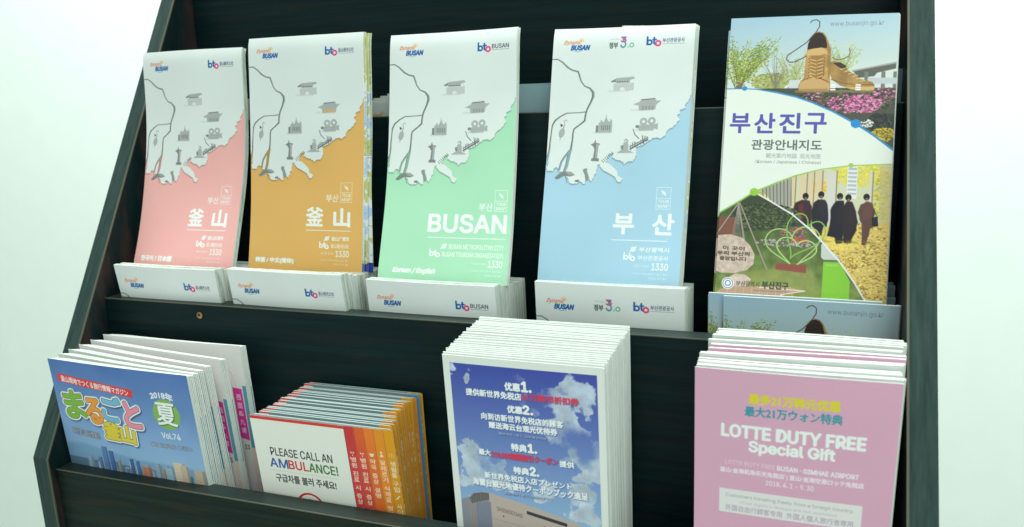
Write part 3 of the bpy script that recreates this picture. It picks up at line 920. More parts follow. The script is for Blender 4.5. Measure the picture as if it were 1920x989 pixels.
def booklet_cover_art(rear=False):
    c = Sheet(80, 182, 6, (212, 226, 208))
    c.rect(0, 0, 80, 2.9, (198, 62, 54))
    if rear:
        c.rect(0, 1.6, 80, 182, (200, 210, 200))
        c.rect(7, 0, 80, 182, (104, 124, 124))
        return c.image('booklet_inner_cover')
    c.text('PLEASE CALL AN', 13.2, 29.2, 66.2, 37.0, (52, 60, 56), grow=0.1)
    x = 11.0
    for w_, t, col in ((16.5, 'AM', (62, 94, 150)), (17.6, 'BUL', (192, 58, 54)), (25.0, 'ANCE!', (72, 118, 66))):
        c.text(t, x, 40.0, x + w_ - 0.8, 48.4, col, grow=0.25)
        x += w_
    c.line([(11, 51.6), (69, 51.6)], 0.3, (170, 182, 168))
    c.text('구급차를 불러 주세요!', 14, 54.8, 65.8, 62.4, (48, 56, 52), grow=0.14)
    c.ring(41, 81, 10.4, 1.8, (186, 46, 48))
    c.line([(41, 76), (41, 88)], 1.3, (186, 46, 48))
    c.line([(35, 81), (41, 77.5), (47, 81)], 1.3, (186, 46, 48))
    c.text('119', 34, 96, 48, 104, (186, 46, 48), grow=0.5)
    return c.image('booklet_cover')


TABS = [((186, 58, 58), (192, 66, 66), '병원 진료 시 증상 설명'), ((206, 96, 46), (198, 76, 60), '병원 진료 시 증상 설명'),
        ((216, 124, 46), (210, 108, 44), '약국 증상 설명'), ((212, 140, 36), (216, 134, 40), '알레르기 식재료 정보 /'),
        ((206, 150, 26), (200, 146, 34), '생필품 구입 / 사이즈 조견표')]


def booklet_tab_art(i):
    c0, c1, t = TABS[i]
    c = Sheet(16, 182, 6, c0)
    f = np.clip((np.arange(c.H) / 6 - 8) / 30, 0, 1)[:, None, None]
    c.a[:] = np.array(c0, float) * (1 - f) + np.array(c1, float) * f
    c.rect(8.2, 0, 8.5, 182, tuple(v * 0.7 for v in c0))
    x = 12.2
    if i in (0, 1):
        c.text('••', x - 1.6, 23.6, x + 1.6, 25.2, (224, 200, 180))
        c.line([(x, 26), (x, 27.4)], 0.6, (224, 200, 180))
    elif i == 2:
        c.poly([(x - 2, 23.4), (x + 2, 23.4), (x + 1, 26.2), (x - 1, 26.2)], (232, 216, 190))
    elif i == 3:
        c.ell(x, 21.4, 0.9, 0.9, (232, 216, 190))
        c.poly([(x - 1.6, 25.6), (x, 22), (x + 1.6, 25.6)], (232, 216, 190))
    else:
        c.text('Ⓣ', x - 2, 21.4, x + 2, 25.2, (228, 210, 170))
    c.vtext(t, x, 28.6, 4.6, 5.3, (230, 212, 180), grow=0.1)
    return c.image('booklet_tab_%d' % i)


def coupon_art():
    c = Sheet(105, 219, 5, (208, 224, 210))
    H, W = c.H, c.W
    yy = (np.arange(H) / 5)[:, None, None]
    xx = (np.arange(W) / 5)[None, :, None]
    f = np.clip((yy - 5) / 110, 0, 1)
    sky = np.array((62, 80, 156.)) * (1 - f) + np.array((138, 180, 204.)) * f
    cl = noise2(H, W, 130, 6, 31)[..., None]
    # larger cloud banks where the print has them
    bank = np.zeros((H, W, 1))
    wx = (noise2(H, W, 60, 5, 401)[..., None] - 0.5) * 34
    wy = (noise2(H, W, 60, 5, 402)[..., None] - 0.5) * 26
    for cx, cy, rx, ry in ((84, 24, 18, 14), (76, 44, 20, 14), (92, 60, 14, 22), (12, 15, 8, 7), (15, 72, 14, 10), (26, 84, 18, 10), (90, 96, 12, 14), (50, 24, 8, 12), (10, 95, 9, 8), (66, 90, 10, 6)):
        bank = np.maximum(bank, np.clip(1.25 - ((xx + wx - cx) / rx) ** 2 - ((yy + wy - cy) / ry) ** 2, 0, 1))
    fine = noise2(H, W, 60, 6, 91)[..., None]
    m = np.clip((np.clip(bank * 1.3, 0, 0.62) + cl * 1.5 + fine * 0.55 - 1.42) * 3.2, 0, 1) * 0.88
    tone = 0.8 + 0.35 * noise2(H, W, 40, 4, 12)[..., None]
    art = sky * (1 - m) + np.array((184, 206, 208.)) * tone * m
    c.poly([(4.6, 5.2), (100.6, 5.2), (100.6, 209), (4.6, 209)], art)
    g = np.random.default_rng(3)

    def tx(t, x0, y0, x1, y1, col=(226, 236, 232), gr=0.2):
        c.text(t, x0 + 0.35, y0 + 0.45, x1 + 0.35, y1 + 0.45, (56, 76, 120), grow=gr + 0.15, alpha=0.55, blur=0.25)
        c.text(t, x0, y0, x1, y1, col, grow=gr)
    RED = (204, 58, 78)
    tx('优惠', 41.4, 15.6, 51.4, 21, gr=0.3)
    tx('1.', 52.6, 14.2, 58.6, 20.8, gr=0.5)
    tx('提供新世界免税店', 14.6, 22.4, 51.8, 27.2, gr=0.22)
    tx('21万韩币折扣券', 52.4, 22.0, 88.6, 26.8, RED, 0.18)
    tx('优惠', 42.2, 31.6, 52.0, 36.6, gr=0.3)
    tx('2.', 52.8, 30.6, 58.8, 36.4, gr=0.5)
    tx('向到访新世界免税店的顾客', 24, 38.6, 78.2, 43.4, gr=0.18)
    tx('赠送海云台观光优待券', 28.8, 44.6, 74.2, 49.2, gr=0.2)
    tx('赠送场所 | 地下1层顾客咨询台', 35, 51.4, 67, 53.4, (190, 206, 212), 0.02)
    tx('特典', 43.2, 58.6, 53.4, 63.8, gr=0.3)
    tx('1.', 54.6, 57.6, 60, 63.6, gr=0.5)
    tx('最大', 20.4, 65.4, 28.4, 69.6, gr=0.2)
    tx('210,000韓圓割引クーポン', 29.2, 65.6, 73.6, 70.6, RED, 0.18)
    tx('提供', 74.8, 66.6, 84.2, 71.0, gr=0.2)
    tx('特典', 43.8, 75.4, 54, 80.4, gr=0.3)
    tx('2.', 55, 74.2, 60.6, 80.2, gr=0.5)
    tx('新世界免税店入店プレゼント', 23.2, 82.2, 81.8, 86.8, gr=0.18)
    tx('海雲台観光地優待クーポンブック進呈', 14.4, 87.8, 92.2, 93.0, gr=0.2)
    tx('進呈場所 | 地下1階案内デスク', 36, 94.8, 69.2, 97.2, (180, 198, 204), 0.02)
    # department store building
    W1, W2, W3 = (176, 170, 156), (146, 142, 134), (96, 100, 104)
    c.poly([(4.6, 106), (11, 103), (18, 102), (20, 127), (20, 209), (4.6, 209)], (130, 140, 144))
    c.poly([(10.6, 104.2), (14, 99.8), (20, 98.0), (25.2, 97.8), (25.6, 209), (11.6, 209)], W2)
    c.poly([(10.8, 104.4), (14, 100.2), (20, 98.4), (25, 98.2), (25, 103), (12, 108)], (96, 98, 98))
    for i in range(8):
        c.line([(12 + i * 1.7, 104 - min(i, 4) * 1.1), (12.3 + i * 1.7, 209)], 0.35, (120, 122, 120))
    c.poly([(25.2, 97.6), (55, 103.6), (76, 108.8), (86, 112), (100.6, 116), (100.6, 209), (25.6, 209)], W1)
    c.poly([(51, 107.2), (78, 112.2), (78, 114.8), (51, 109.6)], (58, 62, 66))
    c.poly([(15, 107), (26, 104.6), (26, 140), (15, 140)], (120, 132, 142))
    c.text('SHINSEGAE', 30, 107.4, 48, 110.4, (130, 124, 114), grow=0.1, fn=lambda Q: Q + np.stack([0 * Q[:, 0], (Q[:, 0] - 30) * 0.16], 1))
    for i in range(5):
        c.line([(26, 117 + i * 9), (100, 126 + i * 9)], 0.4, (150, 146, 134))
    c.poly([(62, 117), (68, 118), (68, 124), (62, 123)], (192, 86, 84))
    c.rect(34, 113.6, 34.8, 114.8, (60, 60, 60))
    return c.image('coupon_leaflet')


def pink_art():
    c = Sheet(105, 222, 5, (202, 164, 180))
    c.a *= (0.985 + 0.03 * noise2(c.H, c.W, 200, 2, 3))[..., None]

    def sk(a):
        return lambda Q: Q
    for t, x0, y0, x1, y1, col, g in (('最多21万韩元优惠', 29.4, 13.4, 75.8, 19.6, (204, 202, 56), 0.28), ('最大21万ウォン特典', 27.4, 21.4, 77.4, 27.6, (64, 146, 156), 0.18),
                                      ('LOTTE DUTY FREE', 15.2, 34.0, 89.6, 41.8, PW, 0.5), ('Special Gift', 30.2, 43.2, 74.8, 51.8, PW, 0.45),
                                      ('LOTTE DUTY FREE', 17.4, 57.2, 44.4, 60.0, (224, 206, 216), 0.03), ('BUSAN · GIMHAE AIRPORT', 45.6, 57.2, 87.6, 60.2, (228, 226, 226), 0.16),
                                      ('釜山·金海机场乐天免税店 | 釜山·金海空港ロッテ免税店', 14.6, 62.2, 90.4, 66.0, (226, 218, 222), 0.1), ('2018. 4. 1 - 9. 30', 39.8, 67.8, 65.2, 70.8, (226, 218, 222), 0.08)):
        c.text(t, x0, y0, x1, y1, col, grow=g)
    c.rect(14.4, 76.6, 90.6, 92.6, (210, 220, 210))
    c.text('Customers traveling freely from a foreign country.', 18, 79.4, 86.6, 82.4, (156, 150, 160))
    c.text('(Tour Agency Groups are not available)', 26, 83.8, 78, 86.2, (178, 172, 180))
    c.text('外国自由行顾客专用  外国人個人旅行者専用', 18, 87.2, 86.6, 91.2, (176, 166, 178), grow=0.05)
    return c.image('pink_flyer')


ORD = ['front', 'second', 'third', 'fourth', 'fifth', 'sixth', 'seventh', 'eighth', 'ninth', 'tenth', 'eleventh', 'twelfth', 'thirteenth', 'fourteenth', 'fifteenth',
       'sixteenth', 'seventeenth', 'eighteenth', 'nineteenth', 'twentieth', 'twenty-first', 'twenty-second', 'twenty-third', 'twenty-fourth', 'twenty-fifth']


# ------------------------------------------------------------------ geometry helpers
def link(name, me, mats, parent=None):
    o = bpy.data.objects.new(name, me)
    C.objects.link(o)
    for m in mats:
        if m.name not in [x.name for x in me.materials if x]:
            me.materials.append(m)
    if parent:
        o.parent = parent
    return o


def tag(o, label=None, cat=None, group=None, kind=None):
    if label:
        o['label'] = label
    if cat:
        o['category'] = cat
    if group:
        o['group'] = group
    if kind:
        o['kind'] = kind
    return o


def prism(name, poly_yz, x0, x1, mats, parent=None, bevel=0.0):
    """profile in the Y-Z plane, extruded along X"""
    n = len(poly_yz)
    V = [(x0, y, z) for y, z in poly_yz] + [(x1, y, z) for y, z in poly_yz]
    F = [tuple(range(n)), tuple(range(2 * n - 1, n - 1, -1))] + [(i + n, (i + 1) % n + n, (i + 1) % n, i) for i in range(n)]
    me = bpy.data.meshes.new(name)
    me.from_pydata(V, [], F)
    import bmesh
    bm = bmesh.new()
    bm.from_mesh(me)
    bmesh.ops.recalc_face_normals(bm, faces=bm.faces)
    if bevel:
        bmesh.ops.bevel(bm, geom=list(bm.edges), offset=bevel, segments=2, affect='EDGES', profile=0.6)
    bm.to_mesh(me)
    bm.free()
    return link(name, me, mats, parent)


def box(name, a, b, mats, parent=None, bevel=0.0006):
    return prism(name, [(a[1], a[2]), (b[1], a[2]), (b[1], b[2]), (a[1], b[2])], a[0], b[0], mats, parent, bevel)


def slab(name, TL, TR, BL, BR, th, mats, parent=None, bend=None, nu=6, nv=14, uv=(0, 0, 1, 1), thf=None):
    """a sheet of paper with thickness: printed front, plain edges and back. bend(u, v) lifts it towards the reader (m)."""
    TL, TR, BL, BR = map(Vector, (TL, TR, BL, BR))
    nrm = (BL - TL).cross(TR - TL).normalized()
    if nrm.y > 0:
        nrm = -nrm
    V, UV = [], []
    for j in range(nv + 1):
        for i in range(nu + 1):
            u, v = i / nu, j / nv
            p = (TL * (1 - u) + TR * u) * (1 - v) + (BL * (1 - u) + BR * u) * v
            if bend:
                p = p + nrm * bend(u, v)
            V.append(p)
            UV.append((uv[0] + (uv[2] - uv[0]) * u, 1 - (uv[1] + (uv[3] - uv[1]) * v)))
    n = len(V)
    for j in range(nv + 1):
        for i in range(nu + 1):
            t = th if not thf else thf(i / nu, j / nv)
            V.append(V[j * (nu + 1) + i] - nrm * t)
    UV += UV
    V += V
    UV += UV
    F, M = [], []
    w = nu + 1
    for j in range(nv):
        for i in range(nu):
            a = j * w + i
            F.append((a, a + w, a + w + 1, a + 1)); M.append(0)
            F.append((a + n, a + 1 + n, a + w + 1 + n, a + w + n)); M.append(1)
    ring = [i for i in range(w)] + [j * w + nu for j in range(1, nv + 1)] + [nv * w + i for i in range(nu - 1, -1, -1)] + [j * w for j in range(nv - 1, 0, -1)]
    for a, b in zip(ring, ring[1:] + ring[:1]):
        F.append((a + 2 * n, b + 2 * n, b + 3 * n, a + 3 * n)); M.append(1)
    used = sorted(set(range(2 * n)) | {k for f in F for k in f})
    ren = {k: i for i, k in enumerate(used)}
    V = [V[k] for k in used]
    UV = [UV[k] for k in used]
    F = [tuple(ren[k] for k in f) for f in F]
    me = bpy.data.meshes.new(name)
    me.from_pydata([tuple(v) for v in V], [], F)
    me.polygons.foreach_set('material_index', M)
    for p, m in zip(me.polygons, M):
        p.use_smooth = len(F) > 0 and p.index < 2 * nu * nv
    ul = me.uv_layers.new(name='UVMap')
    li = np.empty(len(me.loops), dtype=np.int32)
    me.loops.foreach_get('vertex_index', li)
    ul.data.foreach_set('uv', np.array(UV, dtype=np.float32)[li].ravel())
    o = bpy.data.objects.new(name, me)
    C.objects.link(o)
    for m in mats:
        me.materials.append(m)
    if parent:
        o.parent = parent
    return o


# ------------------------------------------------------------------ the rack
W = 0.62
T = 0.0159
TH = math.radians(28.255)


def slant(s):
    return (s * math.sin(TH), s * math.cos(TH))


wood_x = wood_mat('dark_wood_boards', 'x')
wood_z = wood_mat('dark_wood_sides', 'z', base=(0.006, 0.016, 0.017), fleck=(0.060, 0.030, 0.027))
lit_edge_m = wood_mat('dark_wood_lit_edge', 'z', base=(0.024, 0.048, 0.044), fleck=(0.034, 0.056, 0.051), light=(0.040, 0.068, 0.062), rough=0.5)  # lighter than the sides: light on the front edges painted in
wood_f = wood_mat('front_board_wood', 'x', base=(0.007, 0.017, 0.014), fleck=(0.022, 0.021, 0.014), light=(0.013, 0.028, 0.024))
highlight_line = flat_mat('worn_edge_highlight', (0.10, 0.095, 0.07), 0.5)  # pale colour painted for the bevel highlight along worn corners
brass = flat_mat('brass_plug', (0.42, 0.24, 0.10), 0.35, 0.6)
hole_m = flat_mat('hole_shadow_wood', (0.06, 0.025, 0.01), 0.8)

rack = bpy.data.objects.new('display_rack', None)
C.objects.link(rack)
rack.location = (0, 0, 0)
tag(rack, 'dark wooden brochure rack with stepped pockets and sloping side panels', 'display rack')
FLOOR = -1.60
top = slant(0.62)
prof = [(0.0, 0.0), top, (0.42, top[1]), (0.42, FLOOR), (0.012, FLOOR)]
for x0, x1, inner in ((-T, 0.0, 0.0), (W, W + T, W)):
    eb = 0.0012
    nx, nz = -math.cos(TH), math.sin(TH)
    # panel body, front strip with painted-in edge light laid on it
    o = prism('side_panel', [(0.0012, 0.0), (top[0] + 0.0012, top[1]), (0.42, top[1]), (0.42, FLOOR), (0.0132, FLOOR)], x0, x1, [wood_z], rack, 0.0005)
    prism('lit_edge_strip', [(0.0, 0.0), (top[0], top[1]), (top[0] + 0.0014, top[1]), (0.0014, 0.0)], x0 + 0.0003, x1 - 0.0003, [lit_edge_m], o, 0.0003)
    prism('lit_edge_strip', [(0.0, 0.0), (0.0014, 0.0), (0.0134, FLOOR), (0.012, FLOOR)], x0 + 0.0003, x1 - 0.0003, [lit_edge_m], o, 0.0003)
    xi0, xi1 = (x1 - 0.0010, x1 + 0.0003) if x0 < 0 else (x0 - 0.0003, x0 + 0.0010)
    prism('corner_highlight', [(-0.0003, 0.0), (top[0] - 0.0003, top[1]), (top[0] + 0.0008, top[1]), (0.0008, 0.0)], xi0, xi1, [highlight_line], o)
    prism('corner_highlight', [(-0.0003, 0.0), (0.0008, 0.0), (0.0128, FLOOR), (0.0117, FLOOR)], xi0, xi1, [highlight_line], o)

G = 0.0004
tiers = [(0.0060, -0.01116, -0.118), (0.07583, 0.11442, -0.0990), (0.15383, 0.25955, -0.0560)]
boards = []
b1 = box('front_board', (G, 0.0060, FLOOR + 0.06), (W - G, 0.0060 + T, -0.01116), [wood_f], rack, 0.0008)
b2 = box('pocket_board', (G, 0.07583, -0.0990), (W - G, 0.07583 + T, 0.11442), [wood_x], rack, 0.0008)
b3 = box('pocket_board', (G, 0.15383, -0.0560), (W - G, 0.15383 + T, 0.25955), [wood_x], rack, 0.0008)
b4 = box('back_panel', (G, 0.2240, 0.0840), (W - G, 0.2240 + T, top[1] - 0.01), [wood_x], rack, 0.0008)
for y0, y1, z in ((0.0060 + T + G, 0.0758 - G + T, -0.0995), (0.07583 + T + G, 0.15383 + T - G, -0.0565), (0.15383 + T + G, 0.2240 + T - G, 0.0835)):
    box('shelf', (G, y0, z - 0.012), (W - G, y1, z), [wood_x], rack)
box('base_board', (G, 0.03, FLOOR), (W - G, 0.40, FLOOR + 0.05), [wood_x], rack)
for b, c0, c1, zt in ((b1, 0.0060, 0.0060 + T, -0.01116), (b2, 0.07583, 0.07583 + T, 0.11442), (b3, 0.15383, 0.15383 + T, 0.25955)):
    box('top_sheen_strip', (G, c0 + 0.0002, zt - 0.0004), (W - G, c1 - 0.0002, zt + 0.0006), [bpy.data.materials.get('top_sheen_x') or wood_mat('top_sheen_x', 'x', base=(0.022, 0.034, 0.032), fleck=(0.030, 0.042, 0.038), light=(0.034, 0.050, 0.046), rough=0.38)], b, 0.0003)  # grey base colour puts the wall's reflection onto the board tops
    box('corner_highlight', (G, c0 - 0.0002, zt + 0.0001), (W - G, c0 + 0.0006, zt + 0.0008), [highlight_line], b, 0)

# screw hole with a brass coloured plug in the middle board
import bmesh
bm = bmesh.new()
bmesh.ops.create_cone(bm, cap_ends=True, segments=24, radius1=0.0027, radius2=0.0027, depth=0.001)
me = bpy.data.meshes.new('screw_plug')
bm.to_mesh(me)
bm.free()
sc = link('screw_plug', me, [brass], b2)
sc.rotation_euler = (math.radians(90), 0, 0)
sc.location = (0.1004, 0.0756, 0.1058)
bm = bmesh.new()
bmesh.ops.create_cone(bm, cap_ends=True, segments=20, radius1=0.0016, radius2=0.0012, depth=0.001)
me = bpy.data.meshes.new('plug_hole')
bm.to_mesh(me)
bm.free()
sh = link('plug_hole', me, [hole_m], sc)
sh.location = (-0.0005, 0.0005, 0.0004)

# ------------------------------------------------------------------ wall and floor
wall_m = flat_mat('mint_white_wall', (0.80, 0.85, 0.815), 0.8)
me = bpy.data.meshes.new('wall')
me.from_pydata([(-3, 1.5, FLOOR), (4, 1.5, FLOOR), (4, 1.5, 2.4), (-3, 1.5, 2.4), (-3, 1.6, FLOOR), (4, 1.6, FLOOR), (4, 1.6, 2.4), (-3, 1.6, 2.4)], [],
               [(0, 1, 2, 3), (7, 6, 5, 4), (3, 2, 6, 7), (0, 4, 5, 1), (0, 3, 7, 4), (1, 5, 6, 2)])
tag(link('wall', me, [wall_m]), 'plain pale mint wall behind the rack', 'wall', kind='structure')
me = bpy.data.meshes.new('floor')
me.from_pydata([(-3, -2.5, FLOOR), (4, -2.5, FLOOR), (4, 1.6, FLOOR), (-3, 1.6, FLOOR), ], [], [(0, 1, 2, 3)])
tag(link('floor', me, [flat_mat('pale_floor', (0.5, 0.53, 0.5), 0.5)]), 'pale floor under the rack', 'floor', kind='structure')

# ------------------------------------------------------------------ paper materials
P_white = paper_mat('white_paper', (0.66, 0.68, 0.65))
P_fold = paper_mat('map_fold_edges', (0.60, 0.64, 0.60), tint=(0.34, 0.44, 0.28))
P_pinkedge = paper_mat('pink_flyer_edges', (0.66, 0.60, 0.63))
P_sky = paper_mat('pale_blue_print', (0.36, 0.50, 0.56))
P_blue = paper_mat('blue_cover', (0.10, 0.28, 0.45))
P_tabedge = paper_mat('booklet_edges', (0.36, 0.43, 0.42), rough=0.4)
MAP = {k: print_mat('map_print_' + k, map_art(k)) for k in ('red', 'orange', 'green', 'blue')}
M_in = print_mat('map_inside_print', map_inside())
M_dist = print_mat('district_print', district_art(), 0.35)
M_mag = print_mat('magazine_print', magazine_art(), 0.33)
M_page = print_mat('magazine_page_print', magazine_page_art(), 0.4)
M_bk = print_mat('booklet_print', booklet_cover_art(), 0.4)
M_bk2 = print_mat('booklet_inner_print', booklet_cover_art(True), 0.4)
M_tab = [print_mat('booklet_tab_print', booklet_tab_art(i), 0.4) for i in range(5)]
M_cou = print_mat('coupon_print', coupon_art(), 0.4)
M_pink = print_mat('pink_print', pink_art(), 0.4)


def folded_map(name, TL, TR, BL, BR, col, th, folds, label, group, bend=None, cat='folded map', spread=0.0004, inside=None, seed=0, v0=0.0, nv=14):
    """front panel (the thing's own mesh) with its inner folds as parts"""
    g = random.Random(seed)
    TL, TR, BL, BR = map(Vector, (TL, TR, BL, BR))
    n = (BL - TL).cross(TR - TL).normalized()
    if n.y > 0:
        n = -n
    t = th / (folds + 1)
    root = slab(name, TL, TR, BL, BR, t * 0.8, [MAP[col] if isinstance(col, str) else col, P_white], bend=bend, uv=(0, v0, 1, 1 + v0), nv=nv)
    tag(root, label, cat, group)
    for k in range(folds):
        off = -n * t * (k + 1)
        dx = Vector((spread * (k + 1) + g.uniform(-0.0004, 0.0004), 0, g.uniform(-0.0006, 0.0003)))
        yaw = Vector((0, spread * 0.5 * k, 0))
        slab('fold', TL + off + dx * 0.3, TR + off + dx + yaw, BL + off + dx * 0.3, BR + off + dx + yaw, t * 0.7, [inside or P_white, P_fold], root, bend=bend, uv=(0, 0, 0.9, 1), nv=nv)
    return root


def rest(x, y, z, w, h, dy, yaw=0.0, roll=0.0):
    """corners of an upright sheet: top-left at (x, y, z), bottom dy further back (or nearer if negative)"""
    TL = Vector((x, y, z))
    u = Vector((math.cos(yaw), math.sin(yaw), roll))
    v = Vector((-roll, dy / h, -math.sqrt(max(0, 1 - (dy / h) ** 2))))
    TR = TL + u * w
    return TL, TR, TL + v * h, TR + v * h


# display maps standing on the stacks, leaning back on the board behind
def curl(a, b=0.0, c=0.0012, ph=0.0):
    return lambda u, v: -a * math.sin(math.pi * min(1, v * 1.02)) + b * v * v + c * math.sin(3.1 * u + ph) - 0.0022 * math.exp(-v * 38) - 0.0008 * math.sin(9 * v + 4 * u + ph) * v


disp = [
    ('red', (0.0113, 0.1405, 0.3212), (0.1160, 0.1405, 0.3208), (0.0120, 0.0995, 0.1385), (0.1168, 0.0995, 0.1385), 0.0040, 4, 0.0100, 0.0002, 'salmon pink folded city map, leftmost of the four standing tall'),
    ('orange', (0.1301, 0.1340, 0.3258), (0.2350, 0.1340, 0.3260), (0.1290, 0.1080, 0.1395), (0.2338, 0.1080, 0.1390), 0.0060, 3, 0.0036, 0.0012, 'ochre yellow folded city map with green inner pages showing at its side'),
    ('green', (0.2505, 0.1520, 0.3231), (0.3555, 0.1520, 0.3240), (0.2535, 0.1020, 0.1370), (0.3585, 0.1020, 0.1370), 0.0030, 3, 0.0062, 0.0004, 'pale green folded city map with large BUSAN lettering'),
    ('blue', (0.3826, 0.1590, 0.3210), (0.4855, 0.1590, 0.3182), (0.3790, 0.1130, 0.1380), (0.4822, 0.1130, 0.1380), 0.0045, 3, 0.0018, 0.0007, 'light blue folded city map with white Korean lettering'),
]
for i, (k, TL, TR, BL, BR, th, nf, cu, sp, lab) in enumerate(disp):
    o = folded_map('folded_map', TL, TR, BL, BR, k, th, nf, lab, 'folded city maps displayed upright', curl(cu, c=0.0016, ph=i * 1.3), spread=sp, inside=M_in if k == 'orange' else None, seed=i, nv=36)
    if k in ('orange', 'blue'):
        # loosely opened inner panel at the right of the map
        d = 0.0075 if k == 'orange' else 0.0022
        n = 2 if k == 'orange' else 1
        for q in range(n):
            dd = d * (q + 1) / n
            a, b, c_, e = map(Vector, (TL, TR, BL, BR))
            y = 0.0066 + 0.0012 * q if k == 'orange' else 0.0052
            top_x = 0.0014 + 0.001 * q
            slab('inner_panel', a + Vector((0.05, y, -0.001)), b + Vector((top_x, y, -0.0015)), c_ + Vector((0.05, y, 0.001)), e + Vector((dd, y - 0.001, 0.0)), 0.0003, [M_in, P_white], o,
                 bend=lambda u, v: 0.0012 * math.sin(3 * v + u), uv=(0.1 + 0.3 * q, 0, 0.75 + 0.2 * q, 1))

# stacks behind the lip of the upper pocket
desc = {'red': 'salmon', 'orange': 'ochre', 'green': 'pale green', 'blue': 'light blue'}
stk = [('red', 0.0100, 0.0800, 0.1436, 9), ('orange', 0.1278, 0.0806, 0.1444, 10), ('green', 0.2505, 0.0880, 0.1408, 9), ('blue', 0.3830, 0.0950, 0.1438, 8)]
for k, x0, y0, z0, n in stk:
    g = random.Random(k)
    for i in range(n):
        f = i / (n - 1)
        ytop = y0 + (0.130 - y0) * f
        zt = z0 + (0.0012 if i else 0) - 0.0062 * min(1, f * 2.2) + g.uniform(-0.0006, 0.0006)
        ybot = 0.0955 + 0.0040 * i
        if k == 'blue':
            xx = x0 + 0.001 * f + g.uniform(-0.0008, 0.0008)
        else:
            xx = x0 + 0.0062 * f ** 0.9 + g.uniform(-0.0008, 0.0008)
        cr = rest(xx, ytop, zt, 0.105, 0.190, ybot - ytop + 0.010, roll=-0.004)
        lab = ('front map of the %s stack, white header with logos above the upper lip' % desc[k]) if i == 0 else '%s map from the front in the stack under the tall %s map' % (ORD[i], desc[k])
        o = folded_map('folded_map', *cr, k, 0.0036, 2, lab, 'maps stacked in the upper pocket under the %s map' % desc[k], bend=lambda u, v, c=0.0012, p=i: c * math.sin(3 * u + p * 0.4) * (1 - v), spread=0.0006, seed=i, v0=-0.014)

# district guides
def guide(TL, TR, BL, BR, th, label, group, bend=None, front=None):
    root = slab('guide_map', TL, TR, BL, BR, th * 0.3, [front or M_dist, P_white], bend=bend)
    tag(root, label, 'guide map', group)
    n = (Vector(BL) - Vector(TL)).cross(Vector(TR) - Vector(TL)).normalized()
    if n.y > 0:
        n = -n
    for k in range(2):
        off = -n * th * 0.33 * (k + 1)
        slab('fold', *[Vector(p) + off + Vector((0.0004 * (k + 1), 0, -0.0004 * k)) for p in (TL, TR, BL, BR)], th * 0.25, [P_white, P_white], root, bend=bend)
    return root


guide((0.5092, 0.1615, 0.3206), (0.6141, 0.1600, 0.3174), (0.5066, 0.1075, 0.1368), (0.6115, 0.1075, 0.1350), 0.0022, 'tall district guide with giant shoes photo, in front of its twin', 'district guides displayed upright', curl(0.001, c=0.0006))
guide((0.5072, 0.1660, 0.3130), (0.6121, 0.1650, 0.3108), (0.5052, 0.1115, 0.1352), (0.6101, 0.1115, 0.1340), 0.0022, 'district guide almost hidden behind the tall one with giant shoes', 'district guides displayed upright', curl(0.001, c=0.0004))
gs = [(0.5135, 0.0965, 0.1394, 'front guide in the short right stack, cut off by the pink flyers'), (0.5035, 0.1000, 0.1402, 'second guide in the short right stack, shifted to the left'),
      (0.5028, 0.1040, 0.1375, 'third guide in the short right stack, low at its left corner')]
for i, (x, y, z, lab) in enumerate(gs):
    cr = rest(x, y, z, 0.105, 0.190, 0.006, roll=-0.006 - 0.003 * (i == 0))
    guide(*cr, 0.0024, lab, 'district guides stacked in the upper pocket')
for i, (x, y, z) in enumerate([(0.5128, 0.1200, 0.1380), (0.5132, 0.1290, 0.1440), (0.5125, 0.1335, 0.1450)]):
    cr = rest(x, y, z, 0.105, 0.190, 0.004, roll=-0.004)
    guide(*cr, 0.0024, ['fourth guide in the short right stack, blue corner at right', 'fifth guide in the short right stack, behind the tall guide', 'rearmost guide in the short right stack, its corner highest'][i], 'district guides stacked in the upper pocket')

# things in the pocket behind, seen between the displays
for i in range(4):
    cr = rest(0.1320 - 0.1040 + 0.0010 * i, 0.1720 + 0.004 * i, 0.2785 - 0.0012 * i, 0.105, 0.190, 0.004)
    folded_map('folded_map', *cr, 'orange', 0.003, 1, '%s white map in the rear pocket, in the gap left of the ochre map' % ORD[i], 'maps in the rear pocket left of the ochre map', seed=i)
for i in range(6):
    cr = rest(0.2060 + 0.0036 * i, 0.1720 + 0.006 * i, 0.2715 + 0.0018 * i, 0.105, 0.185, 0.004)
    folded_map('folded_map', *cr, 'green', 0.003, 1, 'front map in the rear pocket left of the green map, sliver of logo' if i == 0 else '%s map from the front in the rear pocket left of the green map' % ORD[i], 'maps in the rear pocket left of the green map', seed=i)
for i in range(3):
    cr = rest(0.2840 + 0.001 * i, 0.1720 + 0.004 * i, 0.2806 + 0.0006 * i, 0.105, 0.190, 0.004, roll=0.002)
    guide(*cr, 0.002, '%s blue topped guide in the rear pocket right of the green map' % ORD[i], 'guides in the rear pocket right of the green map', front=P_sky)
for i in range(2):
    cr = rest(0.5135 + 0.0040 * i - 0.0015, 0.1720 + 0.005 * i, 0.2770 + 0.005 * i, 0.104, 0.190, 0.004)
    guide(*cr, 0.002, ['guide edge in the rear pocket by the right side panel', 'rearmost guide edge by the right side panel'][i], 'guides in the rear pocket by the right side panel')

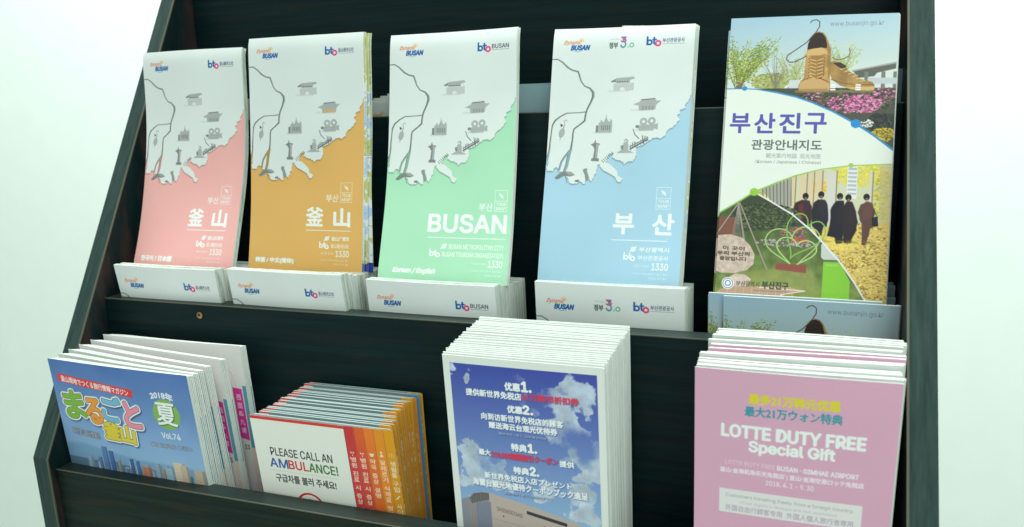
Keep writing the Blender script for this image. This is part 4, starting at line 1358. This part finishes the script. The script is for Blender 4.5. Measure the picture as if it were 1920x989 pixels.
# ------------------------------------------------------------------ magazines in the lower left pocket
mags = [  # TL, TR, right edge at the shelf
    ((0.0020, 0.0125, 0.0818), (0.1405, 0.0110, 0.0802)),
    ((0.0022, 0.0225, 0.0825), (0.1403, 0.0160, 0.0800)),
    ((0.0035, 0.0310, 0.0835), (0.1400, 0.0215, 0.0805)),
    ((0.0050, 0.0400, 0.0848), (0.1410, 0.0290, 0.0815)),
    ((0.0080, 0.0490, 0.0862), (0.1462, 0.0400, 0.0838)),
    ((0.0125, 0.0580, 0.0885), (0.1530, 0.0560, 0.0900)),
]
mlab = ['front magazine with まるごと title and city skyline cover', 'second magazine, pressed close behind the front cover', 'third magazine from the front, only its edges showing',
        'fourth magazine from the front, edge beside the first pink tab', 'fifth magazine, page with pink tab showing at its right', 'rearmost magazine, tallest at the right with pink and teal tabs']
MAGH = 0.181
for i, (TL, TR) in enumerate(mags):
    TL, TR = Vector(TL), Vector(TR)
    yb = 0.0250 + 0.0080 * i
    BL = Vector((TL.x + 0.001, yb, TL.z - MAGH + 0.001))
    BR = Vector((TR.x + 0.004, yb + (TR.y - TL.y) * 0.4, TR.z - MAGH + 0.001))
    TL.x = max(TL.x, 0.0012)
    root = slab('magazine', TL, TR, BL, BR, 0.0005, [M_mag if i < 1 else (M_page if i > 2 else P_white), P_white], nu=20, bend=lambda u, v: 0.0014 * math.sin(math.pi * u) * (1 - 0.5 * v))
    tag(root, mlab[i], 'magazine', 'magazines in the lower left pocket')
    off = Vector((0, 0.0006, -0.0008))
    for k in range(4):
        o2 = off + Vector((0.0, 0.0007 * k, -0.0002 * k))
        # page sections swell away from the stapled spine on the left
        slab('pages', TL + off + Vector((0.0006, 0, 0)), TR + o2 + Vector((0.0006 + 0.0005 * k, 0, 0)), BL + off + Vector((0.0006, 0, 0)), BR + o2 + Vector((0.0006 + 0.0005 * k, 0, 0)), 0.0009,
             [M_page if k == 3 else P_white, P_white], root, nu=26, bend=lambda u, v, k=k: 0.0014 * math.sin(math.pi * u) * (1 - 0.5 * v) - 0.0015 * k * (1 - math.exp(-22 * u)) * (1 - 0.75 * u) * (1 - 0.4 * v) - 0.0001 * k)

# ------------------------------------------------------------------ tabbed emergency booklets
NB = 19
for i in range(NB):
    f = i / (NB - 1)
    g = random.Random(i + 50)
    x0 = 0.1822 + 0.0215 * f ** 0.8 + (g.uniform(-0.0012, 0.0012) if i else 0)
    x1 = 0.3000 + 0.0012 * f + (g.uniform(-0.0012, 0.0012) if i else 0)
    if i:
        x1 -= 0.006 * (1 - abs(2 * f - 1))
    yt = 0.0240 + 0.0450 * f
    zt = 0.0490 + 0.0105 * f + (g.uniform(-0.0008, 0.0008) if i else 0)
    H = 0.147
    yb = 0.0245 + 0.0400 * f
    xb = 0.008 * (1 - f) + 0.006
    cw = 0.0795 if i == 0 else (x1 - x0) - 0.008 - g.uniform(0, 0.004)
    TL, TR = Vector((x0, yt, zt)), Vector((x0 + cw, yt, zt + 0.0004))
    BL, BR = Vector((x0 + xb, yb, zt - H)), Vector((x0 + cw + xb, yb, zt - H))
    lab = 'front tabbed booklet reading PLEASE CALL AN AMBULANCE' if i == 0 else ('rearmost tabbed booklet with orange right edge, at the back of its stack' if i == NB - 1 else '%s booklet from the front, counting the ambulance cover as first' % ORD[i])
    root = slab('booklet', TL, TR, BL, BR, 0.0003, [M_bk if i == 0 else M_bk2, P_tabedge], nu=4, nv=4)
    tag(root, lab, 'booklet', 'tabbed emergency booklets in the lower pocket')
    nt = 5 if i == 0 else 1
    for k in range(nt):
        wk = (x1 - x0 - cw) * (k + 1) / nt
        o1 = Vector((0, 0.00032 * (k + 1), 0.0002))
        xa = x0 + cw + wk
        pw = 16 / 7.7 * min(0.0078, (x1 - x0 - cw) / nt)
        slab('tab_page', Vector((xa - pw, yt, zt)) + o1, Vector((xa, yt, zt + 0.0004)) + o1, Vector((xa - pw + xb, yb, zt - H)) + o1, Vector((xa + xb, yb, zt - H)) + o1, 0.00022, [P_blue if i == NB - 2 else M_tab[k if i == 0 else (4 if i % 4 else 3)], P_tabedge], root, nu=1, nv=2)
    yo = 0.0020 if i == 0 else 0.0007
    slab('pages', TL + Vector((0.0004, yo, -0.0002)), Vector((x1 - 0.002, yt + yo, zt + 0.0002)), BL + Vector((0.0004, yo, 0)), Vector((x1 - 0.002 + xb, yb + yo, zt - H)), 0.0004 if i == 0 else 0.0014, [P_tabedge, P_tabedge], root, nu=2, nv=2)
    if i in (6, 13):
        pass

# ------------------------------------------------------------------ coupon leaflets
NC = 25
gj = random.Random(77)
steps = [0] + [gj.uniform(0.75, 1.3) for _ in range(NC - 1)]
for i in range(NC):
    f = sum(steps[:i + 1]) / sum(steps)
    g = random.Random(i + 200)
    j = 1 if i else 0
    x0 = 0.3480 + 0.0045 * f + j * g.uniform(-0.0009, 0.0009)
    yt = 0.0110 + 0.0560 * f
    zt = 0.1135 + 0.0098 * f ** 0.8 + j * g.uniform(-0.0003, 0.0004)
    yb = 0.0232 + 0.0500 * f
    H = zt + 0.0985
    cr = rest(x0, yt, zt, 0.105, H, yb - yt, roll=-0.001)
    cr[2].x += 0.002
    cr[3].x += 0.001
    lab = 'front leaflet with blue sky, coupons text and store building' if i == 0 else ('rearmost white leaflet of the tall stack, its top edge highest' if i == NC - 1 else '%s white edged leaflet of the tall stack, counting from the sky coupon' % ORD[i])
    root = slab('leaflet', *cr, 0.0008, [M_cou, P_white], nu=6, nv=8, bend=lambda u, v, p=i: 0.0006 * math.sin(2.5 * u + 0.3 * p))
    tag(root, lab, 'leaflet', 'duty free coupon leaflets in the lower pocket')
    c2 = [p + Vector((0.0002, 0.0010, -0.0005)) for p in cr]
    slab('inner_leaf', *c2, g.uniform(0.0009, 0.0013), [P_white, P_white], root, nu=6, nv=4, bend=lambda u, v, p=i: 0.0004 + 0.0006 * math.sin(2.5 * u + 0.3 * p))

# ------------------------------------------------------------------ pink flyers
NP = 17
steps = [0] + [gj.uniform(0.8, 1.35) for _ in range(NP - 1)]
for i in range(NP):
    f = sum(steps[:i + 1]) / sum(steps)
    g = random.Random(i + 400)
    j = 1 if i else 0
    x0 = 0.5066 + 0.0070 * f + j * g.uniform(-0.0016, 0.0016)
    yt = 0.0020 + 0.0600 * f + 0.0008 * j
    zt = 0.1219 + 0.0055 * f + j * g.uniform(-0.0012, 0.0016)
    yb = 0.0235 + 0.0480 * f
    H = 0.219 + 0.005 * f
    cr = rest(x0, yt, zt, 0.1045, H, yb - yt, roll=0.001 + j * g.uniform(-0.006, 0.003))
    for q in (2, 3):
        cr[q].x -= 0.001
    lab = 'front pink duty free flyer with white LOTTE DUTY FREE lettering' if i == 0 else ('rearmost flyer of the pink stack by the right side panel' if i == NP - 1 else '%s flyer of the pink stack, counting from the lettered front' % ORD[i])
    th = g.uniform(0.0018, 0.0030) if i else 0.0010
    root = slab('flyer', *cr, 0.0004, [M_pink if i in (0, 4, 8, 9, 15) else P_white, P_pinkedge], nu=6, nv=10, bend=lambda u, v, p=i: 0.0012 * math.sin(2.6 * u + 0.25 * p) - 0.002 * math.sin(math.pi * v))
    tag(root, lab, 'flyer', 'pink duty free flyers in the lower pocket')
    c2 = [p + Vector((0.0003, 0.0007, -0.0004)) for p in cr]
    slab('inner_leaf', *c2, th, [P_white, P_white], root, nu=6, nv=10, bend=lambda u, v, p=i: 0.0012 * math.sin(2.6 * u + 0.25 * p) - 0.002 * math.sin(math.pi * v))
